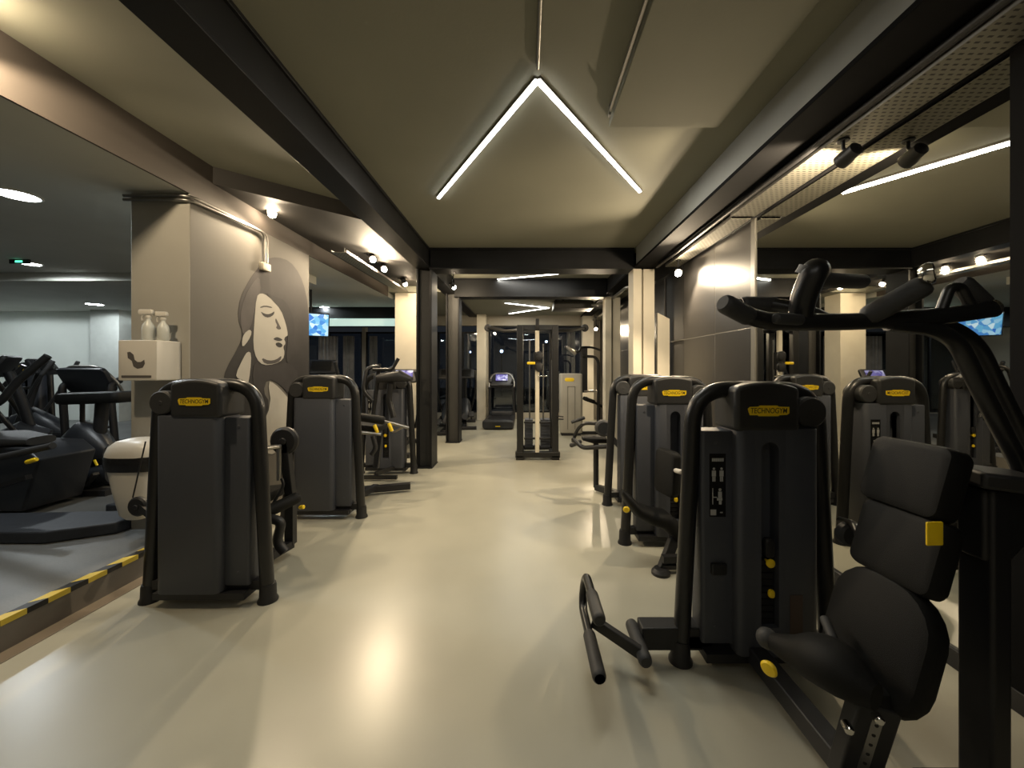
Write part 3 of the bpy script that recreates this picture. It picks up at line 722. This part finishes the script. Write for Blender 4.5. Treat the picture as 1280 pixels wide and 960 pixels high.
post = MB().beam(pa, pb, .12, .075, up=(-.3, -1, 0)).build('seat_post', 'black', t, world=True, bevel=.008)
nn = V((-.32, -.95, 0)).normalized()
ctr = pa * .42 + pb * .58 + nn * .0405
hs = MB().beam(pa * .85 + pb * .15 + nn * .040, pb * .98 + pa * .02 + nn * .040, .030, .004, up=nn); hs.cur = 1
for k in range(7):
    q = pa * (.8 - k * .11) + pb * (.2 + k * .11) + nn * .042
    hs.cyl(q, q + nn * .001, .006, 10, 0)
hs.build('adjuster_strip', ['steel', 'deep'], post, world=True)
for px_, py_ in ((1062, 914), (1100, 902)):
    q = P(px_, py_, 1.25); MB().lathe_axis(q, nn, [(.014, -.03), (.014, .0), (.010, .004)], 12).build('post_bolt', 'chrome', post, world=True)
# rear linkage seen between tower and backrest
MB().tube([P(1050, 650, 1.9), P(1068, 655, 1.75), P(1080, 690, 1.6), P(1100, 720, 1.5)], .016, bend=.04).build('link_tube', 'tube', t, world=True)
MB().cyl(P(1062, 668, 1.8) + V((0, -.02, 0)), P(1062, 668, 1.8) + V((0, .03, 0)), .055).build('cam_disc', 'rubber', t, world=True)

# ---- machine 2: second on the right
t = thing('leg_machine', 'second right machine with saddle seat in front of its slotted tower', 'weight machine', (1.295, 3.48, 0), 'charcoal weight machines')
tower(t, plate='right')
# its seat
MB().pad(P(834, 590, 3.12), (.25, -1, 0), (.06, 0, 1), .26, .36, .075, .05, .02).build('back_pad', 'pad', t, world=True)
ss = []
for px_, py_, a, h in ((777, 614, .03, .02), (783, 622, .08, .04), (795, 636, .11, .05), (812, 644, .12, .06), (828, 648, .12, .07), (840, 658, .09, .07), (846, 676, .05, .05)):
    ss.append((P(px_, py_, 3.10), V((.1, -1, 0)) * a, V((.35, 0, 1)).normalized() * h))
MB().loft(ss, 18, 2.3).build('saddle_seat', 'pad', t, world=True)
q = P(783, 637, 3.0); MB().lathe_axis(q, (-.3, -1, 0), [(.005, -.03), (.022, -.01), (.026, 0), (.018, .008)], 16).build('release_knob', 'yellow', t, world=True)
MB().beam(P(846, 664, 3.10), P(828, 712, 2.98), .075, .055, up=(0, -1, 0)).build('seat_post', 'black', t, world=True, bevel=.006)
MB().lathe_axis((P(826, 718, 2.96).x, 2.96, 0), (0, 0, 1), [(.07, 0), (.07, .02), (.05, .045)], 20).build('foot', 'black', t, world=True)
q = P(828, 712, 2.97); MB().beam((q.x, 2.97, .11), (1.60, 3.0, .11), .05, .05).beam((1.295, 2.98, .11), (1.295, 3.45, .11), .06, .06).beam((q.x, 2.97, .05), (1.62, 2.97, .05), .04, .03).build('floor_beam', 'black', t, world=True)
MB().grip(P(844, 588, 3.0), P(852, 590, 2.90), .018).build('side_grip', 'white', t, world=True, label='pale grip')

# ---- machine 3: third on the right, turned round
t = thing('leg_machine', 'third right machine, back of its tower half hidden, lever arms reaching into the aisle', 'weight machine', (1.345, 4.46, 0), 'charcoal weight machines')
tower(t, mirror=True, slot=False, plate=False)
pv = P(754, 535, 4.75)
MB().cyl(pv + V((0, -.06, 0)), pv + V((0, .06, 0)), .10).build('cam_disc', 'rubber', t, world=True)
MB().beam(pv, P(776, 560, 4.6), .06, .05, up=(0, 1, 0)).build('cam_bracket', 'black', t, world=True)
MB().tube([P(765, 530, 4.7), P(730, 529, 4.9), P(722, 536, 5.0), P(716, 552, 5.05)], .022, bend=.06).tube([P(762, 558, 4.75), P(728, 560, 4.9), P(716, 548, 5.0)], .028, bend=.06).build('lever_arm', 'tube', t, world=True)
MB().grip(P(714, 528, 5.0), P(731, 522, 5.0), .022).build('hand_grip', 'rubber', t, world=True)
MB().grip(P(713, 557, 5.05), P(726, 552, 4.95), .03).build('hand_grip', 'rubber', t, world=True)
MB().loft([(P(728, 548, 5.0), V((0, .08, 0)), V((0, 0, .02))), (P(740, 549, 5.0), V((0, .13, 0)), V((0, 0, .045))), (P(756, 549, 5.0), V((0, .13, 0)), V((0, 0, .045)))], 16, 3).build('seat_pad', 'pad', t, world=True)
MB().tube([P(745, 552, 4.95), P(745, 609, 4.95) - V((0, 0, 0))], .035).beam((P(745, 609, 4.95).x, 4.95, .05), (1.2, 4.5, .08), .06, .07).build('seat_post', 'tube', t, world=True)

# ---- machine 4: nearest left machine (back of the tower to us)
t = thing('weight_machine', 'nearest left machine, plain back of its tower facing the aisle beside the bin', 'weight machine', (-2.15, 2.62, 0), 'charcoal weight machines')
tower(t, mirror=True, slot=False, plate=False)
q = P(173, 633, 2.95); MB().cyl(q + V((0, -.02, 0)), q + V((0, .02, 0)), .075).cyl(q + V((0, -.03, 0)), q + V((0, .03, 0)), .02).build('pulley_wheel', 'black', t, world=True)
MB().beam(q + V((.02, 0, 0)), (-2.45, 2.80, .30), .04, .05).tube([P(182, 552, 2.92), P(166, 622, 2.95)], .005).build('pulley_bracket', 'black', t, world=True)
q = P(356, 551, 3.25); MB().cyl(q + V((0, -.03, 0)), q + V((0, .03, 0)), .117).cyl(q + V((0, -.04, 0)), q + V((0, .04, 0)), .03).build('cam_disc', 'black', t, world=True)
MB().beam(q, (q.x + .05, q.y, .5), .07, .06, up=(0, 1, 0)).build('seat_column', 'black', t, world=True, bevel=.006)
MB().beam((q.x + .05, q.y, .52), (q.x + .05, q.y, .10), .07, .06, up=(0, 1, 0)).beam((q.x + .05, q.y, .10), (-2.05, 2.66, .12), .07, .06).build('floor_beam', 'black', t, world=True)
MB().tube([P(320, 562, 3.0), P(350, 558, 3.2)], .018).tube([P(349, 560, 3.2), P(349, 600, 3.2)], .020).build('lever_arm', 'steel', t, world=True)
MB().tube([P(352, 598, 3.2), P(355, 606, 3.2), P(340, 632, 3.15)], .012).build('link_rod', 'black', t, world=True)
MB().grip(P(331, 641, 3.0), P(374, 621, 3.2), .048).build('thigh_roller', 'pad', t, world=True)
q = P(377, 634, 3.12); MB().lathe_axis(q, (1, -.3, .2), [(.006, -.03), (.016, -.012), (.016, .02), (.01, .026)], 14).build('release_knob', 'yellow', t, world=True)
MB().tube([P(338, 648, 3.0), P(352, 652, 3.0), P(346, 678, 3.0), P(356, 690, 3.0)], .035, bend=.06).build('foot_leg', 'black', t, world=True)
MB().pad(P(320, 620, 3.25), (1, 0, .1), (0, 1, 0), .36, .36, .08, .06, .02).build('seat_pad', 'pad', t, world=True)

# ---- machine 5: second left machine
t = thing('weight_machine', 'second left machine, plain back of its tower before the mural pillar', 'weight machine', (-2.14, 4.09, 0), 'charcoal weight machines')
tower(t, mirror=True, slot=False, plate=False)
q = P(466, 523, 4.75)
MB().grip(P(449, 521, 4.75), P(481, 526, 4.85), .052).build('thigh_roller', 'pad', t, world=True)
MB().tube([P(447, 540, 4.7), P(476, 543, 4.8)], .02).tube([P(481, 527, 4.85), P(511, 535, 4.9)], .02).tube([P(506, 533, 4.9), P(491, 541, 4.9), P(484, 531, 4.9)], .013).build('lever_arm', 'steel', t, world=True)
for (px_, py_) in ((470, 536), (488, 534)):
    a = P(px_ - 2, py_ - 5, 4.78); b = P(px_ + 2, py_ + 5, 4.78); MB().grip(a, b, .022).build('yellow_handle', 'yellow', t, world=True)
MB().pad(P(462, 533, 4.95), (1, 0, -.1), (0, 1, 0), .34, .30, .08, .05, .02).build('seat_pad', 'pad', t, world=True)
MB().beam(P(475, 545, 4.9), P(470, 585, 4.85), .06, .06, up=(0, 1, 0)).tube([P(466, 545, 4.75), P(470, 560, 4.75), P(464, 568, 4.75)], .03).build('seat_post', 'black', t, world=True)
q = P(470, 588, 4.85); MB().beam((q.x, 4.85, .09), (-1.95, 4.15, .12), .07, .06).beam((-2.1, 4.75, .07), (-1.48, 4.95, .07), .09, .07).build('floor_beam', 'black', t, world=True)

# ---- machine 6: multi machine behind it, between the pillar and the black column
t = thing('arm_machine', 'farther left machine with looped overhead handles beside the black column', 'weight machine', (-2.08, 5.80, 0), 'charcoal weight machines')
tower(t, slot=True, plate=True, badge=False)
MB().tube([P(475, 458, 5.5), P(459, 459, 5.4), P(453, 488, 5.35), P(466, 501, 5.4)], .028, bend=.09).tube([P(474, 455, 5.5), P(471, 480, 5.5), P(466, 520, 5.5)], .03).build('lever_arm', 'tube', t, world=True)
MB().tube([P(466, 462, 5.4), P(490, 462, 5.45), P(498, 448, 5.45)], .024, bend=.05).tube([P(488, 480, 5.4), P(486, 500, 5.4), P(492, 522, 5.4)], .04, bend=.05).build('handle_bar', 'tube', t, world=True)
MB().loft([(P(473, 473, 5.45), V((0, .1, 0)), V((0, 0, .06))), (P(500, 470, 5.45), V((0, .1, 0)), V((0, 0, .08))), (P(515, 474, 5.5), V((0, .06, 0)), V((0, 0, .03)))], 14, 3).build('arm_housing', 'black', t, world=True)
MB().tube([P(505, 537, 5.9), (P(505, 580, 5.9).x, 5.9, .02)], .03).beam((-1.86, 5.9, .1), (-2.1, 5.4, .1), .05, .05).beam((-2.5, 5.4, .05), (-1.8, 5.4, .05), .05, .05).build('front_frame', 'tube', t, world=True)
q = P(479, 505, 5.5)

# ---- pull machine at the right edge
D = 1.30
t = thing('pull_machine', 'black pull machine at the right edge with curved overhead grips and a thick post', 'weight machine', (1.62, 1.36, 0), 'charcoal weight machines')
MB().box(1.575, 1.645, 1.30, 1.41, 0, 1.17).build('post', 'black', t, world=True, bevel=.012)
MB().box(1.50, 1.76, 1.22, 1.50, 0, .03).build('base_plate', 'black', t, world=True, bevel=.006)
MB().beam(P(1206, 593, 1.36), P(1292, 604, 1.30), .17, .055).prism([(1.56, 1.31, 1.165), (1.80, 1.31, 1.165), (1.80, 1.31, 1.08), (1.655, 1.31, .92), (1.56, 1.31, .92)], (0, .09, 0)).build('top_arm', 'black', t, world=True, bevel=.012)
mainp = [P(907, 380, 1.22), P(945, 400, 1.26), P(990, 403, 1.28), P(1075, 402, D), P(1180, 395, D), P(1242, 386, D)]
MB().tube(mainp, .0285, bend=.07, seg=18).build('main_bar', 'tube', t, world=True)
MB().grip(P(903, 378, 1.21), P(938, 397, 1.25), .031).build('hand_grip', 'rubber', t, world=True)
MB().tube([P(925, 381, 1.42), P(965, 381, 1.42), P(1005, 388, 1.36), P(1030, 400, 1.31)], .026, bend=.06).build('rear_bar', 'tube', t, world=True)
MB().grip(P(925, 381, 1.42), P(972, 381, 1.42), .030).build('hand_grip', 'rubber', t, world=True)
MB().grip(P(968, 398, 1.22), P(1002, 400, 1.24), .018).build('inner_grip', 'rubber', t, world=True)
MB().tube([P(1000, 402, D), P(1003, 375, 1.27), P(1017, 341, 1.24), P(1020, 338, 1.26)], .036, bend=.06, seg=18, r_end=.040).build('raised_handle', 'tube', t, world=True)
MB().grip(P(1012, 346, 1.26), P(1018, 336, 1.25), .045).build('handle_cap', 'rubber', t, world=True)
MB().grip(P(1022, 350, 1.30), P(1080, 352, 1.42), .026).build('hand_grip', 'rubber', t, world=True)
MB().grip(P(1080, 398, D), P(1160, 354, 1.20), .034).build('hand_grip', 'rubber', t, world=True)
q = P(1166, 348, 1.19); MB().lathe_axis(q - V((.03, 0, -.012)), V((.6, -.75, .1)), [(.020, -.01), (.030, 0), (.034, .012), (.030, .024), (.022, .026), (.018, .018)], 24).build('end_ring', 'chrome', t, world=True)
MB().tube([P(1175, 392, D), P(1187, 360, D), P(1200, 358, D), P(1216, 388, D)], .016, bend=.05).build('loop_handle', 'tube', t, world=True)
MB().grip(P(1198, 352, 1.33), P(1232, 384, 1.33), .032).build('hand_grip', 'rubber', t, world=True)
MB().lathe_axis(P(1238, 386, D), (1, -.1, .1), [(.028, 0), (.030, .01), (.02, .022)], 16).build('end_cap', 'chrome', t, world=True)
MB().tube([P(1110, 404, D), P(1165, 410, 1.31), P(1196, 426, 1.32), P(1226, 488, 1.33), P(1285, 602, 1.36)], .026, bend=.09, seg=18).build('swing_arm', 'tube', t, world=True)
MB().tube([P(1140, 404, 1.42), P(1190, 408, 1.46), P(1222, 430, 1.48), P(1300, 590, 1.52)], .026, bend=.09, seg=18).build('swing_arm', 'tube', t, world=True)

# ---- cable tower in the middle
t = thing('cable_tower', 'tall black cable tower with a pale centre pole in the middle of the aisle', 'cable machine', (.19, 6.9, 0))
x0, x1 = P(650, 0, 6.66).x, P(694, 0, 6.66).x
for yy in (6.66, 7.30):
    for xx in (x0, x1):
        MB().box(xx - .055, xx + .055, yy - .05, yy + .05, .04, 2.30).build('upright', 'tube', t, world=True, bevel=.01)
MB().box(x0 - .08, x1 + .08, 6.60, 6.72, .04, .14).box(x0 - .07, x0 + .07, 6.6, 7.4, .0, .08).box(x1 - .07, x1 + .07, 6.6, 7.4, 0, .08).box(x0 - .05, x1 + .05, 7.25, 7.35, .04, .12).build('base_frame', 'tube', t, world=True, bevel=.01)
MB().box(x0 - .05, x1 + .05, 6.62, 6.72, 2.24, 2.32).box(x0 - .05, x1 + .05, 7.25, 7.35, 2.24, 2.32).box(x0 - .04, x0 + .04, 6.7, 7.3, 2.25, 2.32).box(x1 - .04, x1 + .04, 6.7, 7.3, 2.25, 2.32).build('top_frame', 'tube', t, world=True)
cxm = P(671.5, 0, 6.6).x
MB().rbox(cxm - .035, cxm + .035, 6.56, 6.63, .14, 2.22, .015).build('centre_pole', 'cream', t, world=True)
MB().rbox(cxm - .03, cxm + .03, 6.54, 6.64, 2.22, 2.42, .01).build('pole_top', 'black', t, world=True)
ca = MB()
for py_ in (445, 459): ca.pad(P(674, py_, 6.5), (1, 0, 0), (0, 0, 1), .12, .16, .09, .055, .02)
ca.box(cxm - .06, cxm + .06, 6.53, 6.66, 1.55, 1.85); ca.build('pulley_carriage', 'black', t, world=True)
MB().grip(P(659, 454, 6.5), P(669, 454, 6.5), .024).build('adjust_handle', 'yellow', t, world=True)
MB().tube([P(678, 464, 6.5), P(680, 472, 6.5)], .01).tube([P(673, 470, 6.5), P(684, 470, 6.5)], .012).build('snap_handle', 'chrome', t, world=True)
gr = MB()
for px_, top in ((650, 455), (662, 425), (679, 430), (690, 450)): gr.tube([P(px_, top, 6.95), (P(px_, 0, 6.95).x, 6.95, .16)], .014)
gr.build('guide_rod', 'steel', t, world=True)
MB().tube([P(662, 425, 6.8), P(662, 515, 6.8)], .006).build('cable', 'steel', t, world=True)
for sgn in (0, 1):
    m = MB(); xa, xb = (x0 + .08, cxm - .07) if sgn == 0 else (cxm + .07, x1 - .08)
    for k in range(9): m.box(xa, xb, 6.85, 7.1, .17 + k * .055, .22 + k * .055)
    m.build('weight_stack', 'shroud', t, world=True)
MB().tube([P(655, 528, 6.75), P(688, 528, 6.75)], .02).tube([P(655, 548, 6.75), P(688, 548, 6.75)], .02).build('cross_rail', 'black', t, world=True)
MB().tube([P(650, 413, 6.72), P(632, 414, 7.2), P(609, 409, 8.0)], .035, bend=.1).tube([P(694, 413, 6.72), P(712, 413, 7.2), P(732, 410, 8.0)], .035, bend=.1).build('overhead_boom', 'tube', t, world=True)
for px_ in (610, 731):
    q = P(px_, 410, 7.95); MB().cyl(q + V((0, -.04, 0)), q + V((0, .04, 0)), .075).build('boom_pulley', 'black', t, world=True)
MB().tube([P(697, 524, 6.6), P(704, 524, 6.5)], .012).tube([P(697, 520, 6.6), P(704, 521, 6.5)], .01).build('storage_hook', 'black', t, world=True)

# ---- silver machine far right with pull arms
t = thing('silver_machine', 'silver grey weight machine with pull arms by the back wall', 'weight machine', (1.07, 9.15, 0))
MB().rbox(.80, 1.33, 8.96, 9.30, .06, 1.45, .07, .03).build('shroud', 'silver', t, world=True)
MB().box(.97, .985, 8.953, 8.965, .15, 1.15).box(1.14, 1.155, 8.953, 8.965, .15, 1.15).box(.97, 1.155, 8.953, 8.965, 1.14, 1.155).build('panel_grooves', 'silverline', t, world=True)
MB().pad((1.02, 8.958, 1.31), (1, 0, 0), (0, 0, 1), .22, .085, .012, .04, .004).build('badge', 'yellow', t, world=True)
MB().box(.84, 1.29, 9.0, 9.26, 0, .06).build('plinth', 'black', t, world=True)
MB().tube([P(729, 470, 9.2), P(729, 434, 9.2)], .06).box(1.30, 1.46, 9.1, 9.3, 1.0, 2.05).build('mast', 'black', t, world=True)
MB().tube([P(706, 433, 8.9), P(724, 441, 9.0), P(726, 434, 9.1), P(740, 434, 9.3), P(751, 438, 9.3)], .028, bend=.08).tube([P(728, 445, 9.1), P(744, 446, 9.1), P(748, 452, 9.1), P(748, 520, 9.1)], .035, bend=.12).build('pull_arm', 'tube', t, world=True)
MB().grip(P(708, 433, 8.9), P(720, 443, 8.9), .04).build('hand_grip', 'steel', t, world=True)
MB().tube([P(730, 489, 9.1), P(747, 489, 9.1)], .025).build('knee_bar', 'steel', t, world=True)
MB().pad(P(736, 500, 9.1), (1, 0, -.35), (0, 1, 0), .26, .3, .09, .04, .02).tube([P(732, 497, 9.1), P(756, 510, 9.1)], .03).build('seat_pad', 'pad', t, world=True)
MB().tube([P(748, 510, 9.1), (P(748, 0, 9.1).x, 9.1, .02)], .04).beam((P(748, 0, 9.1).x, 9.1, .05), (1.3, 9.1, .05), .08, .07).build('seat_post', 'black', t, world=True)

# ------------------------------------------------------------------ cardio
def treadmill(name, label, x, y, z, w=.80, screen='console', rz=0, group='cardio machines'):
    """deck runs from the low back end at -y to the console at +y"""
    t = thing(name, label, 'treadmill', (x, y, z), group, rz)
    h = w / 2
    MB().box(-h * .72, h * .72, 0.0, 1.65, .10, .17).build('running_belt', 'deep', t)
    MB().rbox(-h, -h * .72, 0, 1.75, .03, .20, .04, .02).rbox(h * .72, h, 0, 1.75, .03, .20, .04, .02).build('side_rail', 'black', t)
    MB().loft([((0, -.06, .12), (h * .96, 0, 0), (0, 0, .085)), ((0, -.02, .13), (h, 0, 0), (0, 0, .125)), ((0, .06, .13), (h, 0, 0), (0, 0, .125)), ((0, .12, .13), (h * .9, 0, 0), (0, 0, .08))], 24, 5).build('rear_roller_cover', 'bluegrey', t)
    MB().rbox(-h * .9, h * .9, 1.45, 1.95, .04, .32, .1, .05).build('motor_cover', 'bluegrey', t)
    MB().box(-.06, .06, -.075, -.06, .08, .10).build('rear_mark', 'yellow', t)
    for q in (-1, 1): MB().tube([(q * h * .9, 1.55, .15), (q * h * .86, 1.62, 1.15), (q * h * .80, 1.45, 1.22)], .05, bend=.1, flat=.7).build('console_upright', 'black', t)
    c = MB().pad((0, 1.60, 1.22), (1, 0, 0), (0, .55, 1), w * .86, .40, .07, .06, .02).build('console_body', 'bluegrey', t)
    MB().pad((0, 1.545, 1.30), (1, 0, 0), (0, .55, 1), w * .44, .20, .012, .01, .004).build('console_screen', screen, c)
    MB().tube([(-h * .92, 1.45, 1.02), (-h * .92, 1.55, 1.20), (-h * .62, 1.66, 1.42), (h * .62, 1.66, 1.42), (h * .92, 1.55, 1.20), (h * .92, 1.45, 1.02)], .022, bend=.2).build('console_rim', 'alu', t)
    MB().tube([(-h * .85, 1.15, 1.0), (-h * .85, 1.55, 1.02), (h * .85, 1.55, 1.02), (h * .85, 1.15, 1.0)], .025, bend=.06).build('handrail', 'black', t)
    return t
treadmill('treadmill', 'treadmill with lit screen facing the back windows left of the cable tower', P(622.5, 0, 9.9).x, 9.9, 0, .80)

def elliptical(name, label, x, y, z, rz, screen='console', group='cardio machines', lit=True):
    t = thing(name, label, 'cross trainer', (x, y, z), group, rz)
    MB().rbox(-.30, .30, -.75, -.62, .0, .08, .03).rbox(-.30, .30, .62, .75, 0, .08, .03).box(-.05, .05, -.65, .65, .03, .10).build('base', 'black', t)
    MB().loft([((0, .60, .16), (.10, 0, 0), (0, 0, .06)), ((0, .55, .36), (.15, 0, 0), (0, .10, .24)), ((0, .30, .42), (.17, 0, 0), (0, .1, .32)), ((0, .05, .34), (.14, 0, 0), (0, .05, .2)), ((0, -.08, .26), (.08, 0, 0), (0, .02, .08))], 22, 2.3).build('drive_housing', 'bluegrey', t)
    MB().tube([(0, .50, .5), (0, .40, 1.0), (0, .30, 1.35)], .05, bend=.2).build('mast', 'black', t)
    c = MB().pad((0, .26, 1.42), (1, 0, 0), (0, .6, 1), .50, .30, .06, .04, .02).build('console_body', 'black', t)
    MB().pad((0, .222, 1.445), (1, 0, 0), (0, .6, 1), .34, .20, .012, .01, .004).build('console_screen', screen if lit else 'plate', c)
    for q in (-1, 1):
        MB().tube([(q * .16, .55, .34), (q * .28, .30, .85), (q * .30, .12, 1.25), (q * .27, -.02, 1.50)], .024, bend=.2).build('arm_lever', 'tube', t)
        MB().grip((q * .297, .10, 1.28), (q * .268, -.03, 1.52), .03).build('hand_grip', 'rubber', t)
        MB().pad((q * .17, -.30, .30 + q * .05), (1, 0, 0), (0, 1, .15), .15, .42, .05, .04, .015).build('pedal', 'rubber', t)
        MB().beam((q * .17, -.55, .20), (q * .17, .25, .32), .04, .05).build('pedal_link', 'black', t)
    return t
elliptical('cross_trainer', 'cross trainer with lit screen in front of the cream pillar', -2.40, 7.45, 0, PI * .03)
elliptical('cross_trainer', 'dark cross trainer seen between the two black columns', -2.0, 9.75, 0, .05, lit=False)
elliptical('cross_trainer', 'cross trainer by the windows right of the far black column', -1.66, 10.55, 0, .15, lit=False)
elliptical('cross_trainer', 'cross trainer showing silver arms above the second left machine', -3.75, 7.0, PF, .3, lit=False)
elliptical('cross_trainer', 'big cross trainer cut by the left picture edge, pale arm lever tilted', P(-40, 0, 4.6).x, 4.6, PF, -.9, lit=False)
elliptical('cross_trainer', 'cross trainer with a dark tilted console before the pale back wall', P(80, 0, 6.7).x, 6.7, PF, 1.9, lit=False)
treadmill('treadmill', 'treadmill with a wide dark console left of the towel dispenser', P(114, 0, 5.75).x, 7.3, PF, .82, screen='plate', rz=PI)

# tower machine at the back of the left room
t = thing('weight_machine', 'weight machine with yellow oval badge before the pale back wall', 'weight machine', (P(40, 0, 7.2).x, 7.2, PF), 'charcoal weight machines')
tower(t, mirror=False, slot=True, plate=False, badge=False)
MB().lathe_axis((-.05, -.118, 1.40), (0, -1, 0), [(.055, 0), (.05, .005), (.002, .006)], 20).build('badge', 'yellow', t)
MB().tube([(.30, -.35, 1.45), (.05, -.45, 1.05), (-.25, -.5, .85)], .035, bend=.1).tube([(.36, -.3, 1.05), (.02, -.4, 1.0), (-.1, -.45, 1.2)], .03, bend=.06).build('lever_arm', 'tube', t)
MB().pad((.1, -.6, .5), (1, 0, 0), (0, 1, 0), .42, .40, .09, .06, .02).build('seat_pad', 'pad', t)
MB().box(.05, .15, -.65, -.55, .05, .46).box(-.2, .4, -.65, -.55, 0, .06).box(.06, .14, -.6, 0, .02, .08).build('seat_post', 'black', t)

# upright bike with long padded top, left room
bx, by = P(112, 0, 4.45).x, 4.45
t = thing('exercise_bike', 'black exercise bike with a long padded top and round housing before the bin', 'exercise bike', (bx, by, PF), 'cardio machines')
def B(px, py, d=4.45): return P(px, py, d)
MB().pad(B(122, 497), (1, 0, .03), (0, 1, 0), .72, .30, .13, .06, .04).build('long_pad', 'pad', t, world=True)
MB().tube([B(103, 505), B(103, 548)], .022).tube([B(128, 503), B(126, 530), B(120, 560)], .06, bend=.1).build('upright', 'black', t, world=True)
MB().loft([(B(78, 575), V((0, .10, 0)), V((0, 0, .06))), (B(86, 568), V((0, .15, 0)), V((0, 0, .24))), (B(102, 560), V((0, .17, 0)), V((0, 0, .31))), (B(122, 560), V((0, .16, 0)), V((0, 0, .26))), (B(140, 566), V((0, .1, 0)), V((0, 0, .10)))], 22, 2.2).build('flywheel_housing', 'bluegrey', t, world=True)
MB().loft([(B(73, 592), V((0, .12, 0)), V((0, 0, .08))), (B(82, 592), V((0, .17, 0)), V((0, 0, .17))), (B(105, 596), V((0, .17, 0)), V((0, 0, .15))), (B(145, 590), V((0, .12, 0)), V((0, 0, .12)))], 20, 2.2).build('lower_housing', 'bluegrey', t, world=True)
MB().beam(B(85, 610, 4.35), B(100, 590, 4.25), .05, .03).beam(B(104, 610, 4.3), B(120, 592, 4.2), .05, .03).build('pedal', 'rubber', t, world=True)
MB().box(bx - .40, bx + .45, by - .25, by - .15, PF, PF + .06).box(bx - .40, bx + .45, by + .15, by + .25, PF, PF + .06).box(bx - .05, bx + .05, by - .2, by + .2, PF + .02, PF + .10).build('base', 'black', t, world=True)
q = B(118, 575, 4.26); MB().tube([q, q + V((.03, 0, -.06))], .012).build('yellow_lever', 'yellow', t, world=True)

# trainer body at the left picture edge
t = thing('stepper', 'dark stepper machine base cut by the left picture edge', 'stepper', (P(10, 0, 3.75).x, 3.75, PF), 'cardio machines')
def W(px, py, d=3.65): return P(px, py, d)
body = [W(-60, 640), W(28, 640), W(48, 575), W(30, 560), W(-60, 556)]
MB().prism(body, (0, .5, 0)).build('wedge_body', 'bluegrey', t, world=True, bevel=.02)
MB().tube([W(-60, 570, 3.55), W(0, 572, 3.55), W(66, 557, 3.55)], .03, bend=.1).build('side_bar', 'rubber', t, world=True)
MB().loft([(W(-50, 548, 3.8), V((0, .2, 0)), V((0, 0, .05))), (W(10, 548, 3.8), V((0, .2, 0)), V((0, 0, .07))), (W(52, 550, 3.8), V((0, .12, 0)), V((0, 0, .04)))], 18, 3).build('pedal', 'rubber', t, world=True)
MB().beam(W(-40, 620, 3.55), W(36, 596, 3.55), .05, .04).build('pedal_link', 'black', t, world=True)
MB().grip(W(33, 578, 3.5), W(46, 574, 3.5), .02).build('yellow_lever', 'yellow', t, world=True)
MB().tube([W(-60, 520, 3.9), W(0, 505, 3.95), W(18, 480, 4.0), W(60, 445, 4.1)], .035, bend=.12).build('arm_lever', 'tube', t, world=True)

# low padded platforms on the raised floor
def slab(name, label, pts, h, key):
    m = MB(); m.prism([(x, y, PF) for x, y in pts], (0, 0, h)); return tag(m.build(name, key, bevel=.015), label, 'mat', 'padded floor platforms')
slab('step_platform', 'large blue grey padded step with a chamfered corner on the raised floor', [(-4.75, 3.06), (-3.82, 3.06), (-3.45, 3.25), (-3.42, 3.50), (-3.7, 3.52), (-4.75, 3.46)], .10, 'matgrey')
slab('step_platform', 'smaller dark padded step behind the large one near the bin', [(-3.95, 3.62), (-3.55, 3.58), (-3.5, 3.60), (-3.50, 4.0), (-3.75, 3.95)], .12, 'matgrey')
# air conditioner hanging in the far bay
t = thing('ceiling_air_unit', 'dark ceiling air unit hanging near the small chevron light', 'air conditioner', (1.2, 9.3, 3.2))
MB().rbox(.66, 1.6, 9.0, 9.6, 2.98, 3.16, .04, .02).build('casing', 'web', t, world=True)
MB().tube([(.8, 9.2, 3.2), (.8, 9.2, 3.15)], .012).tube([(1.5, 9.2, 3.2), (1.5, 9.2, 3.15)], .012).tube([(.7, 9.05, 3.17), (.8, 9.0, 3.19), (.9, 9.05, 3.17)], .012).build('hanger', 'black', t, world=True)
MB().tube([(1.55, 9.0, 3.05), (1.9, 8.6, 3.05), (1.95, 8.5, 3.1)], .03).build('duct', 'alu', t, world=True)

# ================================================================== LIGHT, CAMERA
w = bpy.data.worlds.new('night'); scene.world = w; w.use_nodes = True
bg = w.node_tree.nodes['Background']; bg.inputs['Color'].default_value = (.11, .125, .15, 1); bg.inputs['Strength'].default_value = .11

cam = bpy.data.cameras.new('camera'); co = bpy.data.objects.new('camera', cam); COL.objects.link(co)
cam.sensor_fit = 'HORIZONTAL'; cam.sensor_width = 36.0; cam.lens = F / 1280 * 36.0
cam.shift_x = -17 / 1280; cam.shift_y = -20 / 1280
cam.clip_start = .05; cam.clip_end = 200
co.location = (0, 0, EYE); co.rotation_euler = (PI / 2, 0, 0)
scene.camera = co
vs = scene.view_settings
vs.view_transform = 'Standard'; vs.look = 'None'; vs.gamma = 1.0; vs.use_curve_mapping = False; vs.exposure = 0.0
